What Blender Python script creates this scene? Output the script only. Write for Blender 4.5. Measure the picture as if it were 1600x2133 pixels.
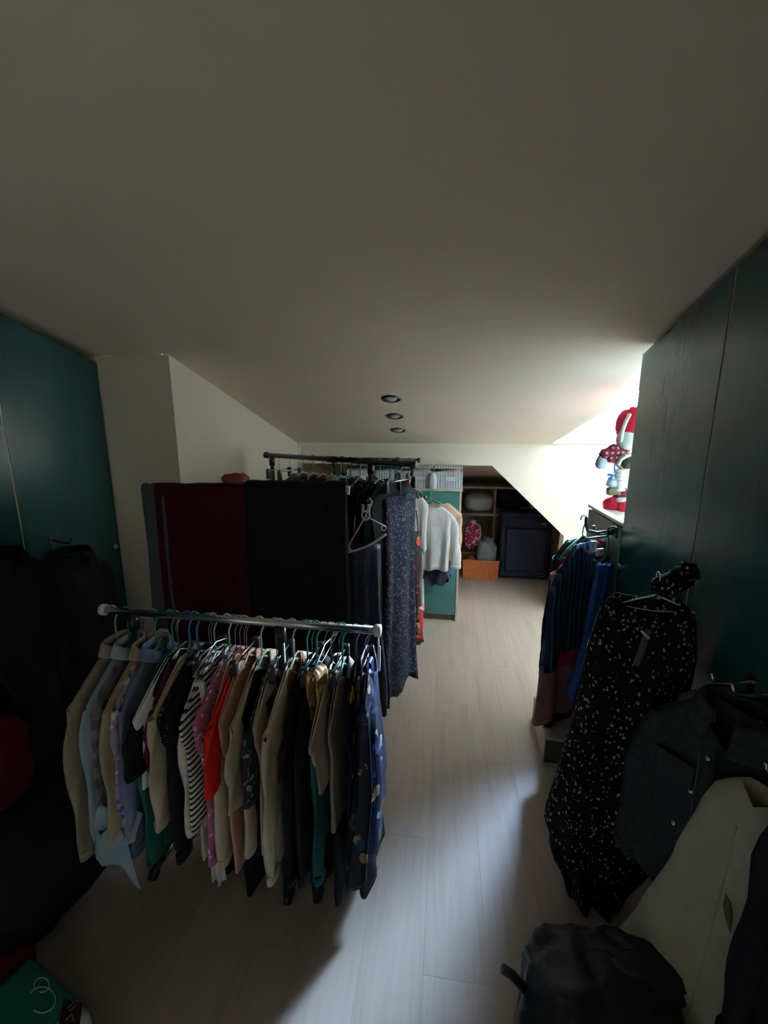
import bpy, bmesh, math, random
from mathutils import Vector, Matrix, noise
random.seed(7)
R = math.radians
PI = math.pi
scene = bpy.context.scene
for o in list(bpy.data.objects): bpy.data.objects.remove(o)
COL = scene.collection

# ------------------------------------------------------------------ camera, world, light, exposure
CX, CY, F_PX, CAM_H = 800.0, 1066.5, 900.0, 1.6
PITCH, YAW = R(11.7287), R(7.9276)
cam_d = bpy.data.cameras.new('camera'); cam = bpy.data.objects.new('camera', cam_d); COL.objects.link(cam)
cam.location = (0, 0, CAM_H); cam.rotation_euler = (PI/2 - PITCH, 0, YAW)
cam_d.sensor_fit = 'HORIZONTAL'; cam_d.sensor_width = 36; cam_d.lens = 36*F_PX/1600
cam_d.clip_start = 0.02
scene.camera = cam
w = bpy.data.worlds.new('overcast_sky'); scene.world = w; w.use_nodes = True
bg = w.node_tree.nodes['Background']; bg.inputs['Strength'].default_value = 950.0
_t = w.node_tree; _tc = _t.nodes.new('ShaderNodeTexCoord'); _sx = _t.nodes.new('ShaderNodeSeparateXYZ'); _rp = _t.nodes.new('ShaderNodeValToRGB')
_ma = _t.nodes.new('ShaderNodeMath'); _ma.operation = 'MULTIPLY_ADD'; _ma.inputs[1].default_value = .5; _ma.inputs[2].default_value = .5
_t.links.new(_tc.outputs['Generated'], _sx.inputs[0]); _t.links.new(_sx.outputs[2], _ma.inputs[0]); _t.links.new(_ma.outputs[0], _rp.inputs[0]); _t.links.new(_rp.outputs[0], bg.inputs['Color'])
_e = _rp.color_ramp.elements; _e[0].position = 0.47; _e[0].color = (.19, .22, .22, 1); _e[1].position = 1.0; _e[1].color = (.18, .30, .50, 1)
_m = _e.new(.51); _m.color = (.62, .83, 1.02, 1)      # clear sky: bright along the horizon, deeper blue overhead, dull ground below
_m = _e.new(.72); _m.color = (.42, .62, .90, 1)
scene.view_settings.view_transform = 'Standard'; scene.view_settings.look = 'None'
scene.view_settings.exposure = 0.0; scene.view_settings.gamma = 1.0; scene.view_settings.use_curve_mapping = False
scene.cycles.max_bounces = 10; scene.cycles.diffuse_bounces = 7; scene.cycles.transparent_max_bounces = 8
# the roof window lets the daylight in: a light portal lies in its opening
pl = bpy.data.lights.new('skylight_portal', 'AREA'); pl.shape = 'RECTANGLE'; pl.size = .96; pl.size_y = 1.02
pl.cycles.is_portal = True
portal = bpy.data.objects.new('skylight_portal', pl); COL.objects.link(portal)
portal.location = (1.317, 3.56, 2.03); portal.rotation_euler = (R(-90), 0, 0)

FILL_WIN = (.11, .14)      # invented landing window behind the open doorway, for fill light: width, height
pl2 = bpy.data.lights.new('landing_fill_portal', 'AREA'); pl2.shape = 'RECTANGLE'; pl2.size = FILL_WIN[1]; pl2.size_y = FILL_WIN[0]; pl2.cycles.is_portal = True
portal2 = bpy.data.objects.new('landing_fill_portal', pl2); COL.objects.link(portal2)
portal2.location = (1.32, -1.6-1.7+.55+FILL_WIN[0]/2, 1.15+FILL_WIN[1]/2); portal2.rotation_euler = (0, R(90), 0)

# ------------------------------------------------------------------ pixel -> point helpers (photo frame 1600 x 2133)
_fh = Vector((-math.sin(YAW), math.cos(YAW), 0)); _r = Vector((math.cos(YAW), math.sin(YAW), 0))
_F = _fh*math.cos(PITCH) - Vector((0, 0, math.sin(PITCH))); _U = _fh*math.sin(PITCH) + Vector((0, 0, math.cos(PITCH)))
def ray(x, y): return _F + _r*((x-CX)/F_PX) - _U*((y-CY)/F_PX)
CAM = Vector((0, 0, CAM_H))
def atY(x, y, Y): d = ray(x, y); return CAM + d*(Y/d.y)
def atX(x, y, X): d = ray(x, y); return CAM + d*(X/d.x)
def atZ(x, y, Z): d = ray(x, y); return CAM + d*((Z-CAM_H)/d.z)

# ------------------------------------------------------------------ mesh helpers
def obj(name, bm_or_vf, mat=None, parent=None, smooth=True, solid=0, loc=None):
    me = bpy.data.meshes.new(name)
    if isinstance(bm_or_vf, bmesh.types.BMesh):
        bm_or_vf.to_mesh(me); bm_or_vf.free()
    else:
        me.from_pydata([tuple(v) for v in bm_or_vf[0]], [], bm_or_vf[1])
    if smooth:
        me.polygons.foreach_set('use_smooth', [True]*len(me.polygons))
    me.update()
    o = bpy.data.objects.new(name, me); COL.objects.link(o)
    if mat: me.materials.append(mat)
    if parent: o.parent = parent
    if loc is not None: o.location = loc
    if solid:
        m = o.modifiers.new('cloth_thickness', 'SOLIDIFY'); m.thickness = solid; m.offset = 0
    return o
def tag(o, label=None, cat=None, group=None, kind=None):
    if label: o['label'] = label
    if cat: o['category'] = cat
    if group: o['group'] = group
    if kind: o['kind'] = kind
    return o
def thing(name, label, cat, loc=(0, 0, 0), rz=0, group=None):
    o = bpy.data.objects.new(name, None); COL.objects.link(o); o.empty_display_size = 0.05
    o.location = loc; o.rotation_euler = (0, 0, rz)
    return tag(o, label, cat, group)
def box_bm(lo, hi, bev=0.0, seg=2):
    bm = bmesh.new()
    bmesh.ops.create_cube(bm, size=1)
    for v in bm.verts:
        v.co = Vector(((lo[i]+hi[i])/2 + v.co[i]*(hi[i]-lo[i]) for i in range(3)))
    if bev: bmesh.ops.bevel(bm, geom=bm.edges[:], offset=bev, segments=seg, profile=0.6, affect='EDGES')
    return bm
def prism_bm(poly, axis, a, b, bev=0):
    # poly: 2-D outline in the two axes other than `axis`, extruded from a to b
    def mk(p, t):
        c = list(p); c.insert(axis, t); return Vector(c)
    bm = bmesh.new()
    A = [bm.verts.new(mk(p, a)) for p in poly]; B = [bm.verts.new(mk(p, b)) for p in poly]
    bm.faces.new(A); bm.faces.new(B[::-1])
    n = len(poly)
    for i in range(n): bm.faces.new((A[i], B[i], B[(i+1) % n], A[(i+1) % n]))
    bmesh.ops.recalc_face_normals(bm, faces=bm.faces[:])
    if bev: bmesh.ops.bevel(bm, geom=bm.edges[:], offset=bev, segments=1, affect='EDGES')
    return bm
def tube(pts, r, n=8, closed=False, caps=True):
    pts = [Vector(p) for p in pts]; m = len(pts)
    rs = r if isinstance(r, (list, tuple)) else [r]*m
    V, Fc = [], []
    t0 = None; up = None
    for i, p in enumerate(pts):
        if closed: t = (pts[(i+1) % m]-pts[i-1]).normalized()
        else: t = (pts[min(i+1, m-1)]-pts[max(i-1, 0)]).normalized()
        if up is None:
            up = Vector((0, 0, 1)) if abs(t.z) < .9 else Vector((1, 0, 0))
        up = (up - t*up.dot(t)).normalized(); s = t.cross(up)
        for k in range(n):
            a = 2*PI*k/n
            V.append(p + up*(rs[i]*math.cos(a)) + s*(rs[i]*math.sin(a)))
    for i in range(m if closed else m-1):
        a, b = i*n, ((i+1) % m)*n
        for k in range(n):
            Fc.append((a+k, a+(k+1) % n, b+(k+1) % n, b+k))
    if caps and not closed:
        Fc.append(tuple(range(n))[::-1]); Fc.append(tuple(range((m-1)*n, m*n)))
    return V, Fc
def merge(*vfs):
    V, Fc = [], []
    for v, f in vfs:
        o = len(V); V += list(v); Fc += [tuple(i+o for i in q) for q in f]
    return V, Fc
def lathe(prof, n=20, c=(0, 0, 0)):
    V, Fc = [], []
    for r_, z in prof:
        for k in range(n):
            a = 2*PI*k/n; V.append((c[0]+r_*math.cos(a), c[1]+r_*math.sin(a), c[2]+z))
    for i in range(len(prof)-1):
        for k in range(n):
            Fc.append((i*n+k, i*n+(k+1) % n, (i+1)*n+(k+1) % n, (i+1)*n+k))
    return V, Fc
def blob(c, s, p=0.8, amp=0.0, fr=6, seed=0, n=28, m=18, flat=None):
    # lumpy super-ellipsoid; flat = lowest z it may reach (it sags on what it rests on)
    V, Fc = [], []
    f = lambda t, e: math.copysign(abs(t)**e, t)
    for j in range(m+1):
        b = -PI/2 + PI*j/m
        for i in range(n):
            a = 2*PI*i/n
            q = Vector((f(math.cos(b), p)*f(math.cos(a), p), f(math.cos(b), p)*f(math.sin(a), p), f(math.sin(b), p)))
            k = 1 + amp*noise.noise(q*fr*.5 + Vector((seed*3.1, seed, 0))) + .5*amp*noise.noise(q*fr*1.4 + Vector((seed, 7, seed)))
            v = Vector((c[0]+q.x*s[0]*k, c[1]+q.y*s[1]*k, c[2]+q.z*s[2]*k))
            if flat is not None and v.z < flat: v.z = flat
            V.append(v)
    for j in range(m):
        for i in range(n):
            Fc.append((j*n+i, j*n+(i+1) % n, (j+1)*n+(i+1) % n, (j+1)*n+i))
    return V, Fc

# ------------------------------------------------------------------ materials
class NT:
    def __init__(s, name):
        s.m = bpy.data.materials.new(name); s.m.use_nodes = True; s.t = s.m.node_tree
        s.b = s.t.nodes['Principled BSDF']; s.tc = None
    def n(s, ty, **kw):
        nd = s.t.nodes.new(ty)
        for k, v in kw.items():
            if k in nd.inputs: nd.inputs[k].default_value = v
            else: setattr(nd, k, v)
        return nd
    def l(s, a, b): s.t.links.new(a, b)
    def co(s, scale=(1, 1, 1)):
        if not s.tc: s.tc = s.n('ShaderNodeTexCoord')
        mp = s.n('ShaderNodeMapping'); mp.inputs['Scale'].default_value = scale
        s.l(s.tc.outputs['Object'], mp.inputs['Vector']); return mp.outputs['Vector']
    def ramp(s, fac, stops, interp='LINEAR'):
        r_ = s.n('ShaderNodeValToRGB'); cr = r_.color_ramp; cr.interpolation = interp
        while len(cr.elements) < len(stops): cr.elements.new(.5)
        for e, (p, c) in zip(cr.elements, stops):
            e.position = p; e.color = (*c, 1) if len(c) == 3 else c
        s.l(fac, r_.inputs['Fac']); return r_.outputs['Color']
    def mix(s, fac, a, b):
        mx = s.n('ShaderNodeMix', data_type='RGBA')
        s.l(fac, mx.inputs[0])
        for k, v in ((6, a), (7, b)):
            if isinstance(v, tuple): mx.inputs[k].default_value = (*v, 1)
            else: s.l(v, mx.inputs[k])
        return mx.outputs[2]
    def bump(s, h, d=.3, dist=.01):
        bp = s.n('ShaderNodeBump'); bp.inputs['Strength'].default_value = d; bp.inputs['Distance'].default_value = dist
        s.l(h, bp.inputs['Height']); s.l(bp.outputs['Normal'], s.b.inputs['Normal'])
def dk(c, k): return tuple(max(0, min(1, x*k)) for x in c)
_cloth = {}
def cloth(name, col, pat=None, col2=None, sc=30, thr=.5, rough=.88, sheen=.0, pal=None, wr=1.0, spec=.25):
    if name in _cloth: return _cloth[name]
    s = NT(name); b = s.b
    b.inputs['Roughness'].default_value = rough; b.inputs['Specular IOR Level'].default_value = spec
    if sheen: b.inputs['Sheen Weight'].default_value = sheen
    nz = s.n('ShaderNodeTexNoise', Scale=9.0, Detail=3.0); s.l(s.co(), nz.inputs['Vector'])
    base = s.ramp(nz.outputs['Fac'], [(.3, dk(col, .86)), (.7, dk(col, 1.1))])
    out = base
    if pat == 'dots':
        v = s.n('ShaderNodeTexVoronoi', Scale=sc); s.l(s.co((1, 1, 1)), v.inputs['Vector']); v.inputs['Randomness'].default_value = .15
        out = s.mix(s.ramp(v.outputs['Distance'], [(thr*.9, (1, 1, 1)), (thr, (0, 0, 0))]), base, col2)
    elif pat == 'speckle':
        v = s.n('ShaderNodeTexVoronoi', Scale=sc); wn = s.n('ShaderNodeTexNoise', Scale=sc*1.6, Detail=2.0); s.l(s.co(), wn.inputs['Vector'])
        va = s.n('ShaderNodeVectorMath', operation='MULTIPLY_ADD'); s.l(wn.outputs['Color'], va.inputs[0]); va.inputs[1].default_value = (1.1/sc,)*3
        s.l(s.co((1, 1, .7)), va.inputs[2]); s.l(va.outputs[0], v.inputs['Vector'])
        sep = s.n('ShaderNodeSeparateColor'); s.l(v.outputs['Color'], sep.inputs[0])
        m1 = s.n('ShaderNodeMath', operation='GREATER_THAN'); s.l(sep.outputs[0], m1.inputs[0]); m1.inputs[1].default_value = thr
        m2 = s.n('ShaderNodeMath', operation='LESS_THAN'); s.l(v.outputs['Distance'], m2.inputs[0]); m2.inputs[1].default_value = .28
        m3 = s.n('ShaderNodeMath', operation='MULTIPLY'); s.l(m1.outputs[0], m3.inputs[0]); s.l(m2.outputs[0], m3.inputs[1])
        out = s.mix(m3.outputs[0], base, col2)
    elif pat == 'floral':
        v = s.n('ShaderNodeTexVoronoi', Scale=sc); wn = s.n('ShaderNodeTexNoise', Scale=sc*.8, Detail=2.0)
        s.l(s.co(), wn.inputs['Vector'])
        va = s.n('ShaderNodeVectorMath', operation='MULTIPLY_ADD'); s.l(wn.outputs['Color'], va.inputs[0])
        va.inputs[1].default_value = (.6/sc*2,)*3; s.l(s.co(), va.inputs[2]); s.l(va.outputs[0], v.inputs['Vector'])
        sep = s.n('ShaderNodeSeparateColor'); s.l(v.outputs['Color'], sep.inputs[0])
        k = len(pal); pc = s.ramp(sep.outputs[1], [(i/k, c) for i, c in enumerate(pal)], 'CONSTANT')
        m1 = s.n('ShaderNodeMath', operation='GREATER_THAN'); s.l(sep.outputs[0], m1.inputs[0]); m1.inputs[1].default_value = thr
        m2 = s.n('ShaderNodeMath', operation='LESS_THAN'); s.l(v.outputs['Distance'], m2.inputs[0]); m2.inputs[1].default_value = .45
        m3 = s.n('ShaderNodeMath', operation='MULTIPLY'); s.l(m1.outputs[0], m3.inputs[0]); s.l(m2.outputs[0], m3.inputs[1])
        out = s.mix(m3.outputs[0], base, pc)
    elif pat == 'zebra':
        wv = s.n('ShaderNodeTexWave', bands_direction='Z'); wv.inputs['Scale'].default_value = sc; wv.inputs['Distortion'].default_value = 2.4
        wv.inputs['Detail'].default_value = 1.0; wv.inputs['Detail Scale'].default_value = .8
        s.l(s.co((.5, .5, 1)), wv.inputs['Vector'])
        out = s.mix(s.ramp(wv.outputs['Fac'], [(thr, (0, 0, 0)), (thr+.06, (1, 1, 1))]), base, col2)
    elif pat == 'stripe':
        wv = s.n('ShaderNodeTexWave', bands_direction='X'); wv.inputs['Scale'].default_value = sc
        s.l(s.co(), wv.inputs['Vector'])
        out = s.mix(s.ramp(wv.outputs['Fac'], [(thr, (0, 0, 0)), (thr+.1, (1, 1, 1))]), base, col2)
    elif pat == 'hstripe':
        wv = s.n('ShaderNodeTexWave', bands_direction='Z'); wv.inputs['Scale'].default_value = sc
        s.l(s.co(), wv.inputs['Vector'])
        out = s.mix(s.ramp(wv.outputs['Fac'], [(thr, (0, 0, 0)), (thr+.1, (1, 1, 1))]), base, col2)
    elif pat == 'blotch':
        n2 = s.n('ShaderNodeTexNoise', Scale=sc, Detail=4.0); s.l(s.co(), n2.inputs['Vector'])
        out = s.mix(s.ramp(n2.outputs['Fac'], [(thr-.04, (0, 0, 0)), (thr+.04, (1, 1, 1))]), base, col2)
    s.l(out, b.inputs['Base Color'])
    n3 = s.n('ShaderNodeTexNoise', Scale=14.0, Detail=4.0); s.l(s.co((1, 1, .45)), n3.inputs['Vector'])
    s.bump(n3.outputs['Fac'], .35*wr, .02)
    _cloth[name] = s.m
    return s.m
def plain(name, col, rough=.5, metal=0.0, spec=.5, var=.06, sc=8.0):
    s = NT(name); s.b.inputs['Roughness'].default_value = rough; s.b.inputs['Metallic'].default_value = metal
    s.b.inputs['Specular IOR Level'].default_value = spec
    nz = s.n('ShaderNodeTexNoise', Scale=sc, Detail=3.0); s.l(s.co(), nz.inputs['Vector'])
    s.l(s.ramp(nz.outputs['Fac'], [(.3, dk(col, 1-var)), (.7, dk(col, 1+var))]), s.b.inputs['Base Color'])
    return s.m
def plaster(name, col):
    s = NT(name); s.b.inputs['Roughness'].default_value = .92; s.b.inputs['Specular IOR Level'].default_value = .15
    nz = s.n('ShaderNodeTexNoise', Scale=1.7, Detail=4.0); s.l(s.co(), nz.inputs['Vector'])
    s.l(s.ramp(nz.outputs['Fac'], [(.3, dk(col, .965)), (.7, dk(col, 1.02))]), s.b.inputs['Base Color'])
    n2 = s.n('ShaderNodeTexNoise', Scale=140.0, Detail=3.0); s.l(s.co(), n2.inputs['Vector'])
    s.bump(n2.outputs['Fac'], .12, .004)
    return s.m
def stained_wood(name, col, rough=.27):
    s = NT(name); s.b.inputs['Roughness'].default_value = rough; s.b.inputs['Specular IOR Level'].default_value = .45
    nz = s.n('ShaderNodeTexNoise', Scale=5.0, Detail=4.0); s.l(s.co((26, 26, .6)), nz.inputs['Vector'])
    n2 = s.n('ShaderNodeTexNoise', Scale=4.0, Detail=3.0); s.l(s.co((1.5, 1.5, .4)), n2.inputs['Vector'])
    a = s.ramp(nz.outputs['Fac'], [(.25, dk(col, .82)), (.75, dk(col, 1.16))])
    s.l(s.mix(s.ramp(n2.outputs['Fac'], [(.35, (0, 0, 0)), (.65, (.5, .5, .5))]), a, dk(col, .8)), s.b.inputs['Base Color'])
    s.b.inputs['Coat Weight'].default_value = .35; s.b.inputs['Coat Roughness'].default_value = .24
    return s.m
def laminate():
    s = NT('pale_laminate'); s.b.inputs['Roughness'].default_value = .42; s.b.inputs['Specular IOR Level'].default_value = .4
    oi = s.n('ShaderNodeObjectInfo')
    va = s.n('ShaderNodeVectorMath', operation='MULTIPLY_ADD'); s.l(oi.outputs['Random'], va.inputs[0]); va.inputs[1].default_value = (9, 7, 5)
    s.l(s.co((1, 1, 1)), va.inputs[2])
    mp = s.n('ShaderNodeMapping'); mp.inputs['Scale'].default_value = (30, 1.6, 1); s.l(va.outputs[0], mp.inputs['Vector'])
    nz = s.n('ShaderNodeTexNoise', Scale=1.6, Detail=6.0, Distortion=.6); s.l(mp.outputs[0], nz.inputs['Vector'])
    c1 = s.ramp(nz.outputs['Fac'], [(.25, (.39, .31, .25)), (.5, (.45, .37, .31)), (.8, (.50, .42, .36))])
    # three printed strips per plank, each a shade apart
    sx = s.n('ShaderNodeSeparateXYZ'); s.l(s.co(), sx.inputs[0])
    ml = s.n('ShaderNodeMath', operation='MULTIPLY_ADD'); s.l(sx.outputs[0], ml.inputs[0]); ml.inputs[1].default_value = 15.8; ml.inputs[2].default_value = 0.5
    fl = s.n('ShaderNodeMath', operation='FLOOR'); s.l(ml.outputs[0], fl.inputs[0])
    ad = s.n('ShaderNodeMath', operation='MULTIPLY_ADD'); s.l(oi.outputs['Random'], ad.inputs[0]); ad.inputs[1].default_value = 31.0; s.l(fl.outputs[0], ad.inputs[2])
    wn = s.n('ShaderNodeTexWhiteNoise', noise_dimensions='1D'); s.l(ad.outputs[0], wn.inputs['W'])
    s.l(s.mix(s.ramp(wn.outputs['Value'], [(0, (0, 0, 0)), (1, (.45, .45, .45))]), c1, (.53, .445, .38)), s.b.inputs['Base Color'])
    s.bump(nz.outputs['Fac'], .05, .002)
    return s.m
def thin_glass():
    s = NT('window_glass'); t = s.t; t.nodes.remove(s.b)
    tr = s.n('ShaderNodeBsdfTransparent'); gl = s.n('ShaderNodeBsdfGlossy'); gl.inputs['Roughness'].default_value = .02
    fr = s.n('ShaderNodeFresnel'); fr.inputs['IOR'].default_value = 1.45; mx = s.n('ShaderNodeMixShader')
    s.l(fr.outputs[0], mx.inputs[0]); s.l(tr.outputs[0], mx.inputs[1]); s.l(gl.outputs[0], mx.inputs[2])
    s.l(mx.outputs[0], t.nodes['Material Output'].inputs['Surface']); return s.m
def woven():
    s = NT('woven_orange'); s.b.inputs['Roughness'].default_value = .6
    mp = s.n('ShaderNodeMapping'); mp.inputs['Rotation'].default_value = (0, R(45), 0); s.l(s.co(), mp.inputs['Vector'])
    ck = s.n('ShaderNodeTexChecker', Scale=58.0); s.l(mp.outputs[0], ck.inputs['Vector'])
    ck.inputs['Color1'].default_value = (.52, .14, .028, 1); ck.inputs['Color2'].default_value = (.36, .085, .018, 1)
    nz = s.n('ShaderNodeTexNoise', Scale=30.0); s.l(s.co(), nz.inputs['Vector'])
    s.l(s.mix(s.ramp(nz.outputs['Fac'], [(.55, (0, 0, 0)), (.75, (.7, .7, .7))]), ck.outputs['Color'], (.16, .035, .01)), s.b.inputs['Base Color'])
    s.bump(ck.outputs['Fac'], .6, .006); return s.m

M = dict(
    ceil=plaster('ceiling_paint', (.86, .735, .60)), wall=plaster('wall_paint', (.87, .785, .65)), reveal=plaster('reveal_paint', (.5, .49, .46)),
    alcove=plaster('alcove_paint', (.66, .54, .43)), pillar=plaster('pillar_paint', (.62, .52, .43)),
    floor=laminate(), sub=plain('subfloor', (.12, .10, .08), .9),
    green=stained_wood('green_stained_wood', (.018, .085, .078)), green2=stained_wood('teal_cabinet_front', (.055, .19, .165), .5),
    edge=plain('cream_edge_band', (.58, .48, .38), .5), edge_brown=plain('brown_edge_band', (.24, .17, .12), .6),
    carcass=plain('wardrobe_side', (.05, .08, .075), .6), board=plain('shelf_board', (.42, .29, .20), .5),
    greylam=stained_wood('grey_green_laminate', (.12, .155, .14), .4),
    chrome=plain('chrome', (.62, .62, .63), .22, 1.0), steel=plain('dull_steel', (.45, .45, .46), .35, 1.0),
    blackmetal=plain('black_metal', (.012, .012, .013), .4), blackplastic=plain('black_plastic', (.015, .015, .016), .45),
    whiteplastic=plain('white_plastic', (.75, .76, .76), .35), greenplastic=plain('green_plastic', (.02, .30, .13), .35),
    paleplastic=plain('pale_green_plastic', (.30, .42, .30), .4), tealplastic=plain('teal_plastic', (.02, .22, .20), .4),
    blueplastic=plain('blue_plastic', (.05, .14, .35), .4), brownwood=plain('brown_hanger_wood', (.30, .15, .07), .5),
    glass=thin_glass(), frame=plain('window_frame_paint', (.70, .60, .48), .4), bulb=plain('lamp_glass', (.65, .65, .62), .15),
    darkrim=plain('downlight_rim', (.09, .085, .08), .3, .8),
    card=plain('beige_cardboard', (.52, .45, .33), .8), cardside=plain('cream_box_side', (.66, .63, .52), .75), cardprint=plain('dark_olive_print', (.055, .050, .035), .7),
    whitelab=plain('white_paper', (.78, .78, .76), .7), woven=woven(),
)

# ------------------------------------------------------------------ the setting
XL, XR, YB, YF = -1.61, 0.762, -1.6, 3.59       # wardrobe faces, back, far wall
SL = math.tan(R(15.56))
def zc(y): return 1.431 + (3.59-y)*SL            # underside of the sloping ceiling
# floor: planks of laminate laid along the room
fl = tag(obj('floor', box_bm((-2.35, YB-.1, -.06), (2.15, 5.5, -.008)), M['sub'], smooth=False), kind='structure')
fl['label'] = 'pale laminate plank floor running the length of the attic'
PW, PL = .19, 1.29
pm = {}
ix = 0
xx = -2.3
while xx < 2.1:
    yy = YB - (ix*0.43 % PL)
    while yy < 5.4:
        a, b = max(yy, YB), min(yy+PL, 5.45)
        if b-a > .05:
            key = round(b-a, 3)
            if key not in pm:
                bm = box_bm((-PW/2+.00015, -(b-a)/2+.00015, -.008), (PW/2-.00015, (b-a)/2-.00015, 0), .0004, 1)
                o = obj('plank', bm, M['floor'], fl, smooth=False); pm[key] = o.data
            else:
                o = bpy.data.objects.new('plank', pm[key]); COL.objects.link(o); o.parent = fl
            o.location = (xx+PW/2, (a+b)/2, 0)
        yy += PL
    xx += PW; ix += 1
# ceiling slab with the roof-window opening
A_, B_, C_, D_ = (.977, 2.33), (.83, 3.562), (1.80, 3.562), (1.80, 2.33)
TH = .09
bm = bmesh.new()
def cv(p, up): return bm.verts.new((p[0], p[1], zc(p[1]) + (TH if up else 0)))
out = [(-2.35, YB-.1), (-2.35, 3.72), (2.15, 3.72), (2.15, YB-.1)]
inn = [A_, B_, C_, D_]
lo_o = [cv(p, 0) for p in out]; hi_o = [cv(p, 1) for p in out]; lo_i = [cv(p, 0) for p in inn]; hi_i = [cv(p, 1) for p in inn]
for i in range(4):
    j = (i+1) % 4
    bm.faces.new((lo_o[i], lo_o[j], lo_i[j], lo_i[i])); bm.faces.new((hi_o[i], hi_i[i], hi_i[j], hi_o[j]))
    bm.faces.new((lo_o[i], hi_o[i], hi_o[j], lo_o[j])); bm.faces.new((lo_i[i], lo_i[j], hi_i[j], hi_i[i]))
bmesh.ops.recalc_face_normals(bm, faces=bm.faces[:])
tag(obj('ceiling', bm, M['ceil'], smooth=False), 'sloping cream painted attic ceiling falling to the far wall', kind='structure')
# walls
def wall(name, bm, m=None, label=None): return tag(obj(name, bm, m or M['wall'], smooth=False), label, kind='structure')
AL, AT, AX, AX2, AZ2 = -1.25, 1.256, .383, .985, .690   # alcove opening: left, top, where the slant starts and ends
far = [(AL-1.0, 0), (AL-1.0, zc(3.59)+.02), (2.0, zc(3.59)+.02), (2.0, 0), (AX2-.02, 0), (AX2, AZ2), (AX, AT), (AL, AT), (AL, 0)]
wall('wall_far', prism_bm(far, 1, 3.59, 3.71), label='low cream far wall with the slant topped alcove opening')
side_prof = lambda y0, y1: [(y0, 0), (y0, zc(y0)+.01), (y1, zc(y1)+.01), (y1, 0)]
wall('wall_left', prism_bm(side_prof(1.905, 3.59), 0, -2.25, -1.25), M['wall'], 'cream wall block with dark near face left of the racks')
wall('wall_outer_left', prism_bm(side_prof(YB, 1.9), 0, -2.35, -2.25))
wall('wall_right', prism_bm(side_prof(YB, 3.59), 0, 2.0, 2.12))
wall('wall_back', prism_bm([(-2.25, 0), (-2.25, zc(YB)), (2.0, zc(YB)), (2.0, 0), (.45, 0), (.45, 2.02), (-.65, 2.02), (-.65, 0)], 1, YB-.1, YB))
# unseen landing beyond the doorway, invented with its small window as fill light
LY0, LY1, LX0, LX1, LZ = YB-1.7, YB-.1, -1.5, 1.3, 2.4
WL_ = plaster('landing_paint', (.82, .64, .44))
wall('floor_landing', box_bm((LX0, LY0, -.06), (LX1, LY1, 0)), M['board'])
wall('ceiling_landing', box_bm((LX0, LY0-.1, LZ), (LX1, LY1, LZ+.1)), WL_)
wall('wall_landing_back', box_bm((LX0, LY0-.1, 0), (LX1, LY0, LZ)), WL_)
wall('wall_landing_left', box_bm((LX0-.1, LY0-.1, 0), (LX0, LY1, LZ)), WL_)
wz0, wz1, wy0, wy1 = 1.15, 1.15+FILL_WIN[1], LY0+.55, LY0+.55+FILL_WIN[0]
bm = bmesh.new()
for lo, hi in (((LX1, LY0-.1, 0), (LX1+.1, wy0, LZ)), ((LX1, wy1, 0), (LX1+.1, LY1, LZ)), ((LX1, wy0, 0), (LX1+.1, wy1, wz0)), ((LX1, wy0, wz1), (LX1+.1, wy1, LZ))):
    b_ = box_bm(lo, hi); me_ = bpy.data.meshes.new('t'); b_.to_mesh(me_); b_.free(); bm.from_mesh(me_); bpy.data.meshes.remove(me_)
wall('wall_landing_right', bm, WL_)
w2 = wall('window_fill', merge(tube([(LX1+.05, wy0, wz0), (LX1+.05, wy1, wz0), (LX1+.05, wy1, wz1), (LX1+.05, wy0, wz1)], .015, 4, True)), M['frame'])
obj('pane', box_bm((LX1+.047, wy0, wz0), (LX1+.053, wy1, wz1)), M['glass'], w2, smooth=False)
# dormer over the ceiling opening, glazed towards the far side
DZ, DFY, DRX = 2.55, 3.566, 1.802
def dprof(y0, y1): return [(y0, zc(y0)+TH-.01), (y0, DZ), (y1, DZ), (y1, zc(y1)+TH-.01)]
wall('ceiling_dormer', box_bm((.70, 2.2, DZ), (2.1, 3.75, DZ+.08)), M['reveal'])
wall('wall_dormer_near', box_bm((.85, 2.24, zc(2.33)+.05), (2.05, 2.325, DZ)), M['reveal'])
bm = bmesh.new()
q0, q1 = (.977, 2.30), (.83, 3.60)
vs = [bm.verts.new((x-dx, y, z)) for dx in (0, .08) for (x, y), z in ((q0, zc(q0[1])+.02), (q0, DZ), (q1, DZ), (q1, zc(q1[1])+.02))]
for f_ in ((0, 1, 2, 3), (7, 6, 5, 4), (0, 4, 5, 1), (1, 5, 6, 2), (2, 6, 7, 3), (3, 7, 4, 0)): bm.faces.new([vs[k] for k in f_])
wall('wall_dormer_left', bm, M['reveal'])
zs_ = zc(DFY)+TH
w1 = wall('window_1', merge(tube([(.84, DFY+.02, zs_+.01), (DRX, DFY+.02, zs_+.01), (DRX, DFY+.02, DZ-.01), (.84, DFY+.02, DZ-.01)], .016, 4, True), tube([(.84, DFY+.02, 1.715), (DRX, DFY+.02, 1.715)], .009, 4)), M['frame'], 'bright dormer window above the right end of the far wall')
obj('pane', box_bm((.84, DFY+.016, zs_), (DRX, DFY+.022, DZ)), M['glass'], w1, smooth=False)
wall('wall_dormer_right', prism_bm([(2.24, zc(2.24)+.02), (2.24, DZ), (3.70, DZ), (3.70, zc(3.70)+.02)], 0, DRX+.002, DRX+.07), M['reveal'])
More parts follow.
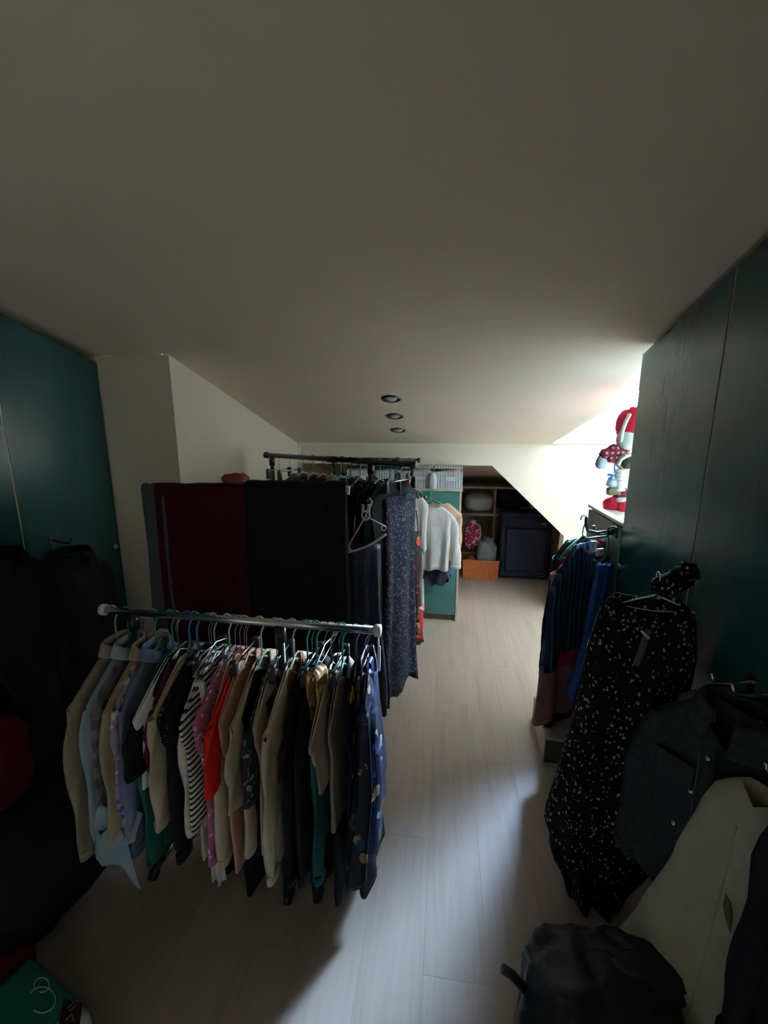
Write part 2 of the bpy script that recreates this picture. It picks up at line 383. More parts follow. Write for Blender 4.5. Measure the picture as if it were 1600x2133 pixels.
# alcove behind the opening
zi = lambda y: 1.285 - (y-3.71)*.235
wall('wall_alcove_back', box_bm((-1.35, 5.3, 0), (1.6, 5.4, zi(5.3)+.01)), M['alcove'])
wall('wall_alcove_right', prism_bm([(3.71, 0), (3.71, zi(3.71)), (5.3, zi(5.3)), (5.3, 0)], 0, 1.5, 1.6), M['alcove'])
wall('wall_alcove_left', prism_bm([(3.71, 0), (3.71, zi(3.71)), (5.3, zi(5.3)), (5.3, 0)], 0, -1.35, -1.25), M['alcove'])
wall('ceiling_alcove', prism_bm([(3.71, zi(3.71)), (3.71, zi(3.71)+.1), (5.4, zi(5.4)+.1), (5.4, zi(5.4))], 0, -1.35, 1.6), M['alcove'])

# ------------------------------------------------------------------ wardrobes (built in under the slope)
def wardrobe(name, label, xf, sgn, y_end, seams, mat):
    root = thing(name, label, 'wardrobe', (xf, y_end, 0))
    y0 = seams[0]
    g = .03
    prof = [(y0-y_end, .0), (y0-y_end, zc(y0)-g), (0, zc(y_end)-g), (0, 0)]
    obj('carcass', prism_bm(prof, 0, sgn*.024, sgn*.6), M['carcass'], root, smooth=False)
    for a, b in zip(seams[:-1], seams[1:]):
        pr = [(a-y_end+.003, .06), (a-y_end+.003, zc(a)-g-.004), (b-y_end-.003, zc(b)-g-.004), (b-y_end-.003, .06)]
        d = obj('door', prism_bm(pr, 0, 0, sgn*.02, .0015), mat, root, smooth=False)
        pe = [(b-y_end-.0032, .06), (b-y_end-.0032, zc(b)-g-.004), (b-y_end+.0022, zc(b)-g-.005), (b-y_end+.0022, .06)]
        if b < y_end: obj('edge_band', prism_bm(pe, 0, sgn*.001, sgn*.018), M['edge'] if sgn < 0 else M['edge_brown'], d, smooth=False)
        k = lathe([(0, -.022), (.012, -.02), (.013, -.012), (.006, -.006), (.006, .002)], 14)
        ko = obj('knob', k, M['steel'], d); ko.rotation_euler = (0, R(90)*sgn, 0); ko.location = (0, b-y_end-.05, 1.0)
    obj('plinth', box_bm((min(0, sgn*.03)+sgn*.012, y0-y_end, 0), (max(0, sgn*.03)+sgn*.012, 0, .058)), M['carcass'], root, smooth=False)
    return root
wardrobe('wardrobe', 'dark green stained built-in wardrobe along the left side', XL, -1, 1.9, [-.6, -.09, .41, .91, 1.412, 1.9], M['green'])
wardrobe('wardrobe', 'dark green stained built-in wardrobe along the right side', XR, 1, 1.918, [-.6, -.12, .38, .885, 1.386, 1.918], M['green'])
# low grey-green cabinet past the right wardrobe
lc = thing('low_cabinet', 'low grey-green cabinet beyond the right wardrobe, carrying the plush doll', 'cabinet', (XR, 1.925, 0))
obj('carcass', box_bm((.02, 0, 0), (.56, .44, 1.16)), M['carcass'], lc, smooth=False)
obj('door', box_bm((0, .002, .05), (.018, .438, 1.155), .002, 1), M['greylam'], lc, smooth=False)
obj('top', box_bm((-.004, 0, 1.162), (.57, .445, 1.18), .003, 1), M['edge'], lc, smooth=False)

# downlights in the ceiling
for (x, y), wh in zip(((-.308, 2.508), (-.326, 2.837), (-.34, 3.177)), ('nearest of the three', 'middle of the three', 'farthest of the three, nearest the far wall,')):
    d = thing('downlight', f'round recessed metal downlight, {wh} in the ceiling', 'light', (x, y, zc(y)))
    d.rotation_euler = (R(-15.56), 0, 0)
    obj('rim', lathe([(.058, 0), (.058, -.006), (.050, -.009), (.043, -.006), (.040, 0)], 28), M['darkrim'], d)
    obj('lamp', lathe([(.0, -.014), (.02, -.013), (.030, -.008), (.036, -.001)], 20), M['bulb'], d)
    obj('clip', tube([(.040*math.cos(a), .040*math.sin(a), -.008) for a in [R(20+k*16) for k in range(10)]], .004, 6), M['blackmetal'], d)

# ------------------------------------------------------------------ garments
def lerpt(tab, v):
    for (a, x), (b, y) in zip(tab[:-1], tab[1:]):
        if v <= b:
            t = (v-a)/(b-a) if b > a else 0
            t = t*t*(3-2*t); return x+(y-x)*t
    return tab[-1][1]
def g_body(sw=.2, L=.7, prof=None, d0=.012, d1=.02, neck=.07, drop=.06, nd=.05, fold=.012, nf=4, pleat=0, seed=0, N=44, Mv=20, hemw=.008, tail=0, skew=0):
    prof = prof or [(0, sw), (.1, sw*.99), (.3, sw*.9), (.6, sw*.86), (1, sw*.95)]
    V, Fc = [], []
    s1, s2 = seed*1.7, seed*2.9
    f = lambda t: math.copysign(abs(t)**.72, t)
    for j in range(Mv+1):
        v = j/Mv; hw = lerpt(prof, v); th = d0*.45 + (d0*.55)*min(1, v/.12) + (d1-d0)*v
        for i in range(N):
            a = 2*PI*i/N
            x = hw*f(math.cos(a)); y = th*f(math.sin(a)); u = x/max(hw, 1e-4)
            ax = abs(x)
            zs = -drop*max(0, ax-neck)/max(.01, sw-neck)
            if ax < neck:
                q = 1-(ax/neck)**2
                zs -= (nd if y > 0 else .012)*q; 
                if v < .05: y += (.02 if y > 0 else -.012)*q*(1-v/.05)
            elif ax > neck: zs -= .008*((ax-neck)/max(.01, sw-neck))**3
            zb = -L + hemw*math.sin(3*a+s1) + hemw*.7*math.sin(7*u+s2) + tail*(u*u)
            z = zs*(1-v) + zb*v
            k = v**.8
            y += fold*k*(math.sin(nf*u*1.6+s1) + .5*math.sin(nf*u*2.9+s2+2*v) + .35*math.sin(9*v+s2))
            y += pleat*k*math.sin(nf*2.3*a+s1)*(1 if math.sin(a) > 0 else .6)
            x += fold*.6*k*math.sin(5*v+s1+a) + skew*v
            n_ = noise.noise(Vector((x*9+seed*3, y*9, z*7)))*.006*k
            V.append((x, y+n_, z))
    for j in range(Mv):
        for i in range(N):
            Fc.append((j*N+i, (j+1)*N+i, (j+1)*N+(i+1) % N, j*N+(i+1) % N))
    return V, Fc
def g_sleeve(side, sw, drop, L, r0=.075, r1=.05, out=.06, d=.016, seed=0, n=14, m=12, bend=0):
    V, Fc = [], []
    for j in range(m+1):
        v = j/m
        cx = side*(sw-.012 + out*math.sin(v*PI*.5)*.8 - bend*v*v); cz = -drop-.006 - L*v
        w = r0+(r1-r0)*v; 
        if v == 0: w *= .55
        elif v < .1: w *= .8
        for i in range(n):
            a = 2*PI*i/n
            x = cx + w*.5*math.cos(a); y = (d*.7+d*.5*v)*math.sin(a) + .004*math.sin(8*v+seed+a*2)
            z = cz + (-side*math.cos(a)*w*.5)*(1-v)*.55 + .006*noise.noise(Vector((v*5, a, seed)))
            x += .006*math.sin(11*v+seed*2.3+2*a)
            V.append((x, y, z))
    for j in range(m):
        for i in range(n): Fc.append((j*n+i, (j+1)*n+i, (j+1)*n+(i+1) % n, j*n+(i+1) % n))
    return V, Fc
def g_collar(neck=.07, h=.045, spread=.03, d=.02):
    V, Fc = [], []
    n, m = 25, 4
    for j in range(m+1):
        t = j/m
        for i in range(n):
            a = R(105) + R(330)*i/(n-1)
            k = math.sin(t*PI*.5)
            rise = .028*math.sin(min(1, t/.4)*PI*.5) - max(0, t-.4)/.6*h
            rr = 1 + (.05 if t < .4 else spread/neck*(t-.3))
            V.append((math.cos(a)*neck*rr, math.sin(a)*(d+.006*rr)*rr, rise - .03*max(0, math.sin(a))**2))
    for j in range(m):
        for i in range(n-1): Fc.append((j*n+i, j*n+i+1, (j+1)*n+i+1, (j+1)*n+i))
    return V, Fc
def ring(pts_r, n=20, sx=1, sy=1, z=0, r=.003):
    return tube([(pts_r*sx*math.cos(2*PI*i/n), pts_r*sy*math.sin(2*PI*i/n), z) for i in range(n)], r, 6, True)

GN = [0]
def hanger(loc, rz, m, label, sw=.2, drop=.06, hook=.085, kind='plastic', group=None):
    # loc = top of the hook (resting on the rail); arms along local X
    h = thing('hanger', label, 'hanger', loc, rz, group)
    r_ = .0038 if kind == 'plastic' else .0018
    hp = [(0, 0.016+.016*math.cos(a)-.016, -.016+.016*math.sin(a)+.0) for a in [R(-30+15*k) for k in range(15)]]
    hp = [(0, .016*math.cos(R(200-14*k)), -.018+.018*math.sin(R(200-14*k))) for k in range(16)]
    hp += [(0, .004, -.045), (0, 0, -.06), (0, 0, -hook)]
    obj('hook', tube(hp, r_*.75, 7), M['chrome'] if kind == 'wood' else m, h)
    s = sw*.86
    if kind == 'clip':
        obj('bar', tube([(-s, 0, -hook), (s, 0, -hook)], .0035, 7), m, h)
        for sd in (-1, 1): obj('clip', box_bm((sd*s*.8-.009, -.012, -hook-.05), (sd*s*.8+.009, .012, -hook+.008), .003), M['blackplastic'], h)
    else:
        arm = [(-s, 0, -hook-drop*1.02-.012), (-s*.5, 0, -hook-drop*.48-.006), (0, 0, -hook), (s*.5, 0, -hook-drop*.48-.006), (s, 0, -hook-drop*1.02-.012)]
        obj('arms', tube(arm, r_*(2.0 if kind == 'wood' else 1.15), 8), m, h)
        obj('bar', tube([(-s, 0, -hook-drop-.013), (0, 0, -hook-drop-.02), (s, 0, -hook-drop-.013)], r_*.9, 7), m, h)
    return h
def garment(kind, name, label, cat, loc, rz, m, L, sw=.19, d=.011, d1=None, m2=None, group=None, hem=None, seed=None, sleeve=None, collar=False, fold=None, pleat=0, drop=.065, neck=.065, nd=.05, buttons=0, tail=0, nf=4, prof=None, hemw=.008, out=.03, skew=0, sr=(.085, .055), belt=None, zmax=None):
    GN[0] += 1; seed = GN[0] if seed is None else seed
    root = thing(name, label, cat, loc, rz, group)
    fold = .007 if fold is None else fold
    d1 = d1 or d*1.25
    hem = hem or sw*.95
    if kind in ('shirt', 'tee', 'jacket', 'sleeveless'):
        p = prof or [(0, sw), (.12, sw*.98), (.32, sw*.88), (.6, (sw*.86+hem)/2), (1, hem)]
        obj('body', g_body(sw, L, p, d, d1, neck, drop, nd, fold, nf, pleat, seed, tail=tail, hemw=hemw, skew=skew), m, root, solid=.003)
    elif kind == 'dress':
        p = prof or [(0, sw), (.08, sw*.95), (.2, sw*.8), (.38, sw*.66), (.6, sw*.9), (1, hem)]
        obj('body', g_body(sw, L, p, d, d1, neck, drop, nd, fold, nf, pleat, seed, Mv=28, hemw=hemw, skew=skew), m, root, solid=.003)
    elif kind in ('skirt', 'strappy'):
        z0 = .14 if kind == 'strappy' else .03
        p = prof or [(0, sw*.7), (.3, sw*.72), (1, hem)]
        v, f = g_body(sw*.7, L-z0, p, d, d1, .01, .0, .0, fold, nf, pleat, seed, Mv=26, hemw=hemw, skew=skew)
        obj('body', ([(a, b, c-z0) for a, b, c in v], f), m, root, solid=.003)
        if kind == 'strappy':
            for sd in (-1, 1): obj('strap', tube([(sd*sw*.35, .0, .0), (sd*sw*.42, .006, -z0*.5), (sd*sw*.5, .008, -z0-.01)], .004, 6), m, root)
        else: obj('waistband', ([(a*1.02, b*1.15+(.002 if b > 0 else -.002), c-z0+.002) for a, b, c in v[:88]], [(i, 44+i, 44+(i+1) % 44, (i+1) % 44) for i in range(44)]), m2 or m, root, solid=.006)
    sl = sleeve if sleeve is not None else {'shirt': .5, 'jacket': .52, 'tee': .2}.get(kind)
    if sl:
        for sd in (-1, 1):
            so = obj('sleeve', g_sleeve(sd, sw, drop, sl, sr[0]*(1.1 if kind == 'tee' else 1), sr[1]*(1.3 if kind == 'tee' else 1), out, d*1.05, seed+sd), m, root, solid=.003)
            if kind in ('shirt', 'jacket'):
                cx = sd*(sw-.012+out*.8)
                obj('cuff', ([(cx+.5*sr[1]*1.1*math.cos(2*PI*i/12), d*1.35*math.sin(2*PI*i/12), -drop-.006-sl+z) for z in (.03, 0) for i in range(12)], [(i, 12+i, 12+(i+1) % 12, (i+1) % 12) for i in range(12)]), m2 or m, so, solid=.004)
    if collar: obj('collar', g_collar(neck*1.02, .04, .03, d+.008), m2 or m, root, solid=.003)
    for k in range(buttons):
        b = obj('button', lathe([(0, .003), (.005, .0025), (.006, 0)], 10), M['whiteplastic'], root)
        b.rotation_euler = (R(-90), 0, 0); b.location = (.004, d+.012, -nd-.03-k*(L-.1)/max(1, buttons))
    if belt: obj('belt', ring(1, 28, sw*.70, d*1.4, -L*.38, .006), belt, root)
    return root
def draped(width, Lf, Lb, r=.02, fold=.012, nf=5, seed=0, n=30, taper=0, hemw=.01):
    # cloth hung over a rail that runs along local X; rail axis is the origin
    V, Fc = [], []
    path = []
    for k in range(15): path.append((r, -Lf + Lf*k/14, 1-k/14))
    for k in range(1, 8): a = PI*k/8; path.append((r*math.cos(a), r*math.sin(a), 0))
    for k in range(15): path.append((-r, -Lb*k/14, k/14))
    for y, z, t in path:
        for i in range(n):
            u = i/(n-1)*2-1
            sg = 1 if y > 0 else -1
            x = width/2*u*(1-taper*t) + .006*t*math.sin(6*t+seed+2*u)
            yy = y + sg*.25*r*t + fold*(t**.7)*(math.sin(nf*u*1.9+seed)+.5*math.sin(nf*u*3.7+seed*2+t)) 
            zz = z + (hemw*math.sin(3*u+seed)*t) + .006*noise.noise(Vector((u*3, seed, t*2)))
            V.append((x, yy, zz))
    m = len(path)
    for j in range(m-1):
        for i in range(n-1): Fc.append((j*n+i, j*n+i+1, (j+1)*n+i+1, (j+1)*n+i))
    return V, Fc

# ------------------------------------------------------------------ racks
def rack(label, a, b, m_rail, m_post, r=.0125, inset=.06, inset2=None, foot=.2, fo=.04, low=True, caps=None, joints=()):
    a, b = Vector(a), Vector(b); d = b-a; L = d.length; rz = math.atan2(d.y, d.x)
    t = thing('clothes_rack', label, 'clothes rack', (a.x, a.y, 0), rz)
    z = a.z
    rail = obj('rail', tube([(0, 0, z), (L, 0, z)], r, 14), m_rail, t)
    for x in (0, L):
        obj('end_cap', tube([(x-.012 if x == 0 else x-.006, 0, z), (x+.006 if x == 0 else x+.012, 0, z)], r*1.45, 14), caps or M['blackplastic'], t)
    for x in joints: obj('joint', tube([(x-.03, 0, z), (x+.03, 0, z)], r*1.35, 14), M['blackplastic'], t)
    for x in (inset, L-(inset2 or inset)):
        p = obj('post', tube([(x, 0, .03), (x, 0, z)], r*.92, 12), m_post, t)
        obj('collar', tube([(x, 0, z-.06), (x, 0, z-.008)], r*1.35, 12), M['blackplastic'], p)
        ft = obj('foot', tube([(x, fo-foot/2, .03), (x, fo+foot/2, .03)], r*.92, 12), m_post, t)
        for s in (-1, 1):
            w_ = obj('caster', tube([(x-.01, fo+s*foot*.47, .0185), (x+.01, fo+s*foot*.47, .0185)], .018, 14), M['blackplastic'], t)
    if low: obj('lower_bar', tube([(inset, 0, .10), (L-(inset2 or inset), 0, .10)], r*.8, 10), m_post, t)
    return t, a, d.normalized(), rz, L

# ---- front rack (chrome rail at about one metre)
FZ = 1.0
fr, FA, FD, FRZ, FL = rack('chrome clothes rack in front, low rail packed with short tops', (-1.085, 1.180, FZ), (-.183, 1.160, FZ), M['chrome'], M['blackmetal'], caps=M['whiteplastic'], inset=.1, inset2=.30, low=False)
W = dict(
    beige=cloth('beige_linen', (.30, .25, .17)), greyp=cloth('grey_print', (.10, .10, .11), 'blotch', (.22, .2, .2), 30),
    tan=cloth('tan_cotton', (.40, .31, .20)), pinkstripe=cloth('pink_blue_print', (.35, .33, .42), 'floral', sc=40, thr=.4, pal=[(.5, .1, .12), (.7, .7, .7), (.12, .12, .3)]),
    lav=cloth('lavender_cotton', (.18, .21, .33)), black=cloth('black_cotton', (.009, .009, .010)), black2=cloth('black_knit', (.013, .012, .015)),
    white=cloth('white_cotton', (.78, .78, .77)), pale=cloth('pale_blue_cotton', (.30, .37, .42)), denimblue=cloth('denim_blue', (.24, .30, .50)),
    dgreen=cloth('dark_green_cotton', (.02, .115, .085)), cream=cloth('cream_cotton', (.52, .42, .30)), plum=cloth('plum_cotton', (.14, .02, .055)),
    dots=cloth('black_white_dots', (.011, .011, .012), 'dots', (.6, .6, .6), 105, .3), zebra=cloth('zebra_print', (.76, .73, .68), 'zebra', (.01, .01, .012), 17, .60),
    ivory=cloth('ivory_pink', (.72, .58, .50)), pinkfl=cloth('pink_floral', (.50, .17, .30), 'floral', sc=70, thr=.45, pal=[(.75, .5, .62), (.25, .08, .3), (.8, .7, .75)]),
    red=cloth('bright_red', (.80, .025, .02)), yellow=cloth('yellow_trim', (.75, .5, .03)), rose=cloth('rose_brown', (.50, .30, .23)),
    rust=cloth('rust_cotton', (.30, .12, .05)), offw=cloth('off_white', (.58, .48, .36)), taupe=cloth('taupe_cotton', (.30, .25, .21)),
    beige2=cloth('pinkish_beige', (.50, .38, .30)), teal=cloth('teal_dark', (.012, .09, .10)), gold=cloth('gold_scarf', (.36, .18, .05), 'floral', sc=28, thr=.35, pal=[(.65, .5, .3), (.1, .05, .02), (.6, .3, .06)], rough=.4),
    greylace=cloth('black_grey_print', (.03, .035, .04), 'floral', sc=60, thr=.45, pal=[(.25, .26, .27), (.12, .13, .14), (.3, .3, .3)]),
    navystar=cloth('navy_star_print', (.010, .013, .035), 'floral', sc=15, thr=.80, pal=[(.48, .38, .12), (.40, .40, .34), (.42, .22, .05), (.12, .16, .3)]),
    navyblue=cloth('navy_blue_print', (.007, .011, .030), 'floral', sc=38, thr=.72, pal=[(.14, .17, .24), (.03, .06, .15), (.30, .25, .12)], rough=.5),
    satin=cloth('blue_satin', (.012, .03, .11), rough=.25, wr=1.6, spec=.6),
)
YN = 1.17 - .185
NK = .118          # neck below the rail
def fslot(xpx, ypx=1600, yn=YN): return atY(xpx, ypx, yn).x          # rack position whose near edge shows at that pixel
def blen(xpx, ypx, yn=YN): return (FZ-NK) - atY(xpx, ypx, yn).z   # length that brings the hem there
FRONT = [  # near-edge px, hem px, kind, name, short words, category, material, options
    (150, 1700, 'jacket', 'jacket', 'beige grey linen jacket leftmost on the front rack', 'jacket', 'beige', dict(sleeve=.50, collar=True, sw=.2, hang='pale'), 'leftmost beige linen jacket'),
    (188, 1780, 'shirt', 'shirt', 'pale blue shirt with low hem beside the leftmost jacket', 'shirt', 'pale', dict(sleeve=.50, collar=True, hang='wire'), 'low hanging pale blue shirt'),
    (203, 1700, 'shirt', 'blouse', 'dark grey printed blouse between beige jacket and tan shirt', 'blouse', 'greyp', dict(hang='green'), 'dark grey printed blouse'),
    (228, 1720, 'shirt', 'shirt', 'tan cotton shirt with open collar near the rack left end', 'shirt', 'tan', dict(collar=True, sleeve=.48, hang='wire'), 'tan cotton shirt'),
    (247, 1745, 'shirt', 'blouse', 'blue and red flower print blouse right of the tan shirt', 'blouse', 'pinkstripe', dict(hang='wire'), 'blue and red flower blouse'),
    (262, 1760, 'shirt', 'shirt', 'lavender blue shirt hanging below the black t-shirt', 'shirt', 'lav', dict(collar=True, sleeve=.5, hang='green'), 'lavender blue shirt'),
    (284, 1600, 'tee', 'tshirt', 'black short t-shirt over the white flared top', 't-shirt', 'black', dict(sleeve=.17, sw=.205, hang='wire'), 'black short t-shirt'),
    (290, 1650, 'sleeveless', 'top', 'white flared top showing under the black t-shirt', 'top', 'white', dict(hem=.22, sw=.17, hang='wire'), 'white flared top'),
    (303, 1770, 'shirt', 'shirt', 'dark green long shirt left of the cream cardigan', 'shirt', 'dgreen', dict(sleeve=.52, hang='green'), 'dark green long shirt'),
    (319, 1660, 'tee', 'blouse', 'plum coloured blouse squeezed behind the cream cardigan', 'blouse', 'plum', dict(hang='wire'), 'plum coloured blouse'),
    (328, 1620, 'shirt', 'cardigan', 'cream short cardigan left of the white dotted top', 'cardigan', 'cream', dict(sleeve=.36, hang='blue'), 'cream short cardigan'),
    (345, 1780, 'sleeveless', 'top', 'black top with small white dots, long', 'top', 'dots', dict(hang='blue'), 'black white-dotted top'),
    (361, 1755, 'shirt', 'shirt', 'plain black shirt between dotted top and zebra top', 'shirt', 'black2', dict(hang='wire'), 'plain black shirt left of the zebra top'),
    (381, 1745, 'sleeveless', 'top', 'black and white zebra striped top', 'top', 'zebra', dict(sw=.195, hang='pale', hem=.2), 'zebra striped top'),
    (393, 1800, 'shirt', 'shirt', 'ivory pink shirt just right of the zebra top', 'shirt', 'ivory', dict(sleeve=.40, hang='wire'), 'ivory pink shirt'),
    (417, 1815, 'sleeveless', 'top', 'pink floral top beside the bright red one', 'top', 'pinkfl', dict(hang='pale'), 'pink floral top'),
    (440, 1575, 'tee', 'tshirt', 'bright red short t-shirt with yellow hem trim', 't-shirt', 'red', dict(sleeve=.20, sw=.175, hang='wire', trim='yellow'), 'bright red t-shirt'),
    (447, 1800, 'shirt', 'blouse', 'cream thin blouse hanging just behind the red t-shirt', 'blouse', 'offw', dict(hang='wire'), 'cream thin blouse'),
    (466, 1825, 'sleeveless', 'top', 'rose brown long top right of the red t-shirt', 'top', 'rose', dict(hang='wood'), 'rose brown long top'),
    (489, 1795, 'tee', 'tshirt', 'cream t-shirt with wide sleeve, right of the rose brown top', 't-shirt', 'cream', dict(sleeve=.24, hang='pale'), 'cream wide-sleeved t-shirt'),
    (508, 1800, 'sleeveless', 'top', 'long black top between two cream tops', 'top', 'black', dict(hang='wire'), 'long black top between cream tops'),
    (528, 1620, 'tee', 'blouse', 'black and grey lace print short blouse', 'blouse', 'greylace', dict(hang='wire', sleeve=.22), 'grey lace print blouse'),
    (533, 1780, 'sleeveless', 'top', 'pale sleeveless top below the grey lace blouse', 'top', 'beige2', dict(hang='wire', sw=.17, hem=.19), 'pale sleeveless top'),
    (560, 1800, 'shirt', 'shirt', 'off-white long shirt in the middle of the front rack', 'shirt', 'offw', dict(sleeve=.46, hang='pale', sw=.195, hem=.2), 'off-white long shirt'),
    (585, 1640, 'tee', 'blouse', 'rust brown blouse peeking out between off-white and black shirts', 'blouse', 'rust', dict(hang='wood', sw=.15), 'rust brown blouse'),
    (604, 1790, 'shirt', 'shirt', 'broad black shirt right of the off-white long shirt', 'shirt', 'black', dict(sleeve=.5, hang='teal', hem=.2), 'broad black shirt'),
    (627, 1800, 'shirt', 'cardigan', 'black knit cardigan behind the pinkish beige vest', 'cardigan', 'black2', dict(sleeve=.5, hang='teal'), 'black knit cardigan'),
    (647, 1690, 'sleeveless', 'vest', 'pinkish beige pointed vest over black clothes', 'vest', 'beige2', dict(hang='chrome', sw=.17, hem=.17), 'pinkish beige vest'),
    (664, 1760, 'shirt', 'shirt', 'dark teal shirt right of the pinkish beige vest', 'shirt', 'teal', dict(hang='chrome'), 'dark teal shirt'),
    (690, 1740, 'sleeveless', 'top', 'taupe long top beside the star print dress', 'top', 'taupe', dict(hang='teal'), 'taupe long top'),
    (718, 1825, 'dress', 'dress', 'navy dress with yellow star and flower print, rack right end', 'dress', 'navystar', dict(hang='chrome', sw=.17, hem=.19), 'navy star print dress'),
]
HM = dict(wire=('chrome', 'wire', 'chrome wire'), chrome=('chrome', 'wire', 'shiny chrome'), pale=('paleplastic', 'plastic', 'pale green plastic'), green=('greenplastic', 'plastic', 'green plastic'),
          blue=('blueplastic', 'plastic', 'blue plastic'), wood=('brownwood', 'wood', 'brown wooden'), teal=('tealplastic', 'plastic', 'teal plastic'), white=('whiteplastic', 'plastic', 'white plastic'), black=('blackplastic', 'plastic', 'black plastic'), clip=('chrome', 'clip', 'clip'))
GFRONT = 'tops packed along the front rack'
DROP = .095
SWS = {664: .155, 690: .165, 262: .165, 303: .16, 247: .16, 203: .165, 381: .215, 345: .205, 417: .21, 440: .195, 560: .205, 647: .235, 489: .195, 393: .155, 447: .155, 466: .19, 604: .17, 627: .165, 533: .19, 290: .22, 284: .215, 508: .165, 361: .16, 319: .155, 585: .13, 328: .185}
xs = [fslot(g[0], yn=1.17-SWS.get(g[0], .185)-(.02 if g[2] in ('shirt', 'jacket', 'tee') else 0)) for g in FRONT]
for g, x in zip(FRONT, xs):
    xp, yb, kind, name, label, cat, mk, opt, short = g
    opt = dict(opt); hg = opt.pop('hang'); trim = opt.pop('trim', None)
    x = max(FA.x+.03, min(x, -.235)); tx = (x-FA.x)/FD.x; p = FA + FD*tx
    sw = SWS.get(xp, opt.pop('sw', .185)); opt.pop('sw', None)
    L = blen(xp, yb, 1.17-sw)
    rz = FRZ + PI/2 + R(random.uniform(-2.5, 2.5)) + PI
    mm, hk, words = HM[hg]
    top = Vector((p.x, p.y, FZ + .0125 + .004))
    hanger(top, rz, M[mm], f'{words} hanger holding the {short}', sw, DROP, NK+.015, hk, 'hangers on the front rack')
    gg = garment(kind, name, label, cat, (p.x, p.y, FZ-NK+.002), rz, W[mk], L, sw=sw, d=.0095, fold=.0055, drop=DROP, neck=.05, group=GFRONT, **opt)
    if trim:
        v, f = g_body(sw*.5, .045, None, .012, .012, .01, 0, 0, .003, 4, 0, 5, Mv=4)
        obj('hem_trim', ([(a*1.05-sw*.2, b, c-L+.005) for a, b, c in v], f), W[trim], gg, solid=.003)
# dark skirts and slips added low between the tops, blocking light under the rack
for t, lb, sh in ((.035, 'long black skirt almost touching the floor under the end dress, added to block light', 'floor length black skirt'), (.115, 'long black skirt with low hem left of the star print dress, added to block light', 'low hemmed black skirt'),
              (.20, 'long black trousers low behind the pinkish beige vest, added to block light', 'long black trousers'), (.30, 'long black slip low behind the broad black shirt, added to block light', 'long black slip'),
              (.42, 'long dark petticoat low behind the off-white long shirt, added to block light', 'long dark petticoat'), (.54, 'long dark sarong low behind the rose brown long top, added to block light', 'long dark sarong')):
    q = FA + FD*(FL-t)
    hanger((q.x, q.y, FZ+.0165), FRZ-PI/2, M['chrome'], f'chrome clip hanger holding the {sh}', .11, .03, .12, 'clip', 'hangers on the front rack')
    garment('skirt', 'skirt' if 'skirt' in lb else lb.split()[2], lb, lb.split()[2], (q.x, q.y, FZ-.16), FRZ-PI/2, W['black'] if t != .115 else W['black2'], FZ-.16-(.085 if t < .05 else .045), sw=.16, hem=.15, skew=-.10 if t < .05 else -.075, d=.012, d1=.02, fold=.007, group=GFRONT, hemw=.012)
# long white scarf and the pale blue shirt's loose tail
x_ = fslot(397); p = FA + FD*((x_-FA.x)/FD.x)
hanger((p.x, p.y, FZ+.0165), FRZ-PI/2, M['chrome'], 'chrome wire hanger holding the long white scarf', .15, .03, .098, 'wire', 'hangers on the front rack')
o = tag(obj('scarf', draped(.034, blen(397, 1868, 1.0)-.02, .5, .008, .007, 3, 4, n=12, taper=-.5), W['white'], solid=.003), 'long white scarf hanging lowest on the front rack', 'scarf')
o.location = (p.x+.002, p.y-.11, FZ-.16); o.rotation_euler = (0, 0, FRZ+R(15))
def quad_cloth(corners, off, n=10, wob=.012, seed=1):
    a, b, c_, d = corners; V, Fc = [], []
    for j in range(n+1):
        for i in range(n+1):
            u, v_ = i/n, j/n
            q = a*(1-u)*(1-v_) + b*u*(1-v_) + c_*u*v_ + d*(1-u)*v_
            V.append(q + Vector((0, wob*math.sin(5*u+4*v_+seed), wob*.6*math.sin(7*u-3*v_+seed))) - off)
    for j in range(n):
        for i in range(n): Fc.append((j*(n+1)+i, j*(n+1)+i+1, (j+1)*(n+1)+i+1, (j+1)*(n+1)+i))
    return V, Fc
ps = [o_ for o_ in bpy.data.objects if o_.get('label', '').startswith('pale blue shirt with low hem')][0]
bpy.context.view_layer.update()
for cs in (((190, 1655, .985), (292, 1700, .99), (288, 1745, .965), (196, 1760, .95)), ((196, 1730, .955), (240, 1725, .96), (300, 1842, .93), (214, 1800, .925))):
    v, f = quad_cloth([atY(*c) for c in cs], Vector((0, 0, 0)), seed=cs[0][1])
    iv = ps.matrix_world.inverted(); obj('shirt_tail', ([iv @ q for q in v], f), W['pale'], ps, solid=.003)

# dress at the very end of the front rack, with a satin scarf and a cord over it
p = FA + FD*(FL-.028)
hanger((p.x, p.y, FZ+.0165), FRZ-PI/2+R(6), M['chrome'], 'shiny chrome hanger holding the blue patterned end dress', .15, .05, .098, 'wire', 'hangers on the front rack')
garment('dress', 'dress', 'navy blue patterned dress, last at the right end of the front rack', 'dress', (p.x, p.y, FZ-.083), FRZ-PI/2+R(6), W['navyblue'], blen(800, 1800)+.033, sw=.155, hem=.25, d=.02, d1=.045, fold=.012, pleat=.010, group=GFRONT, drop=.05, seed=3, hemw=.02)
p2 = FA + FD*(FL-.012)
sc_ = tag(obj('scarf', draped(.035, .10, .07, .008, .006, 4, 2, n=10), W['satin'], solid=.003), 'shiny blue satin scarf looped at the front rack right end', 'scarf')
sc_.location = (p2.x-.006, p2.y-.03, FZ-.085); sc_.rotation_euler = (0, 0, FRZ-PI/2)
gs = tag(obj('scarf', draped(.055, .15, .20, .017, .008, 4, 5, n=12, taper=.3), W['gold'], solid=.003), 'small gold brown printed scarf hanging from the front rail', 'scarf')
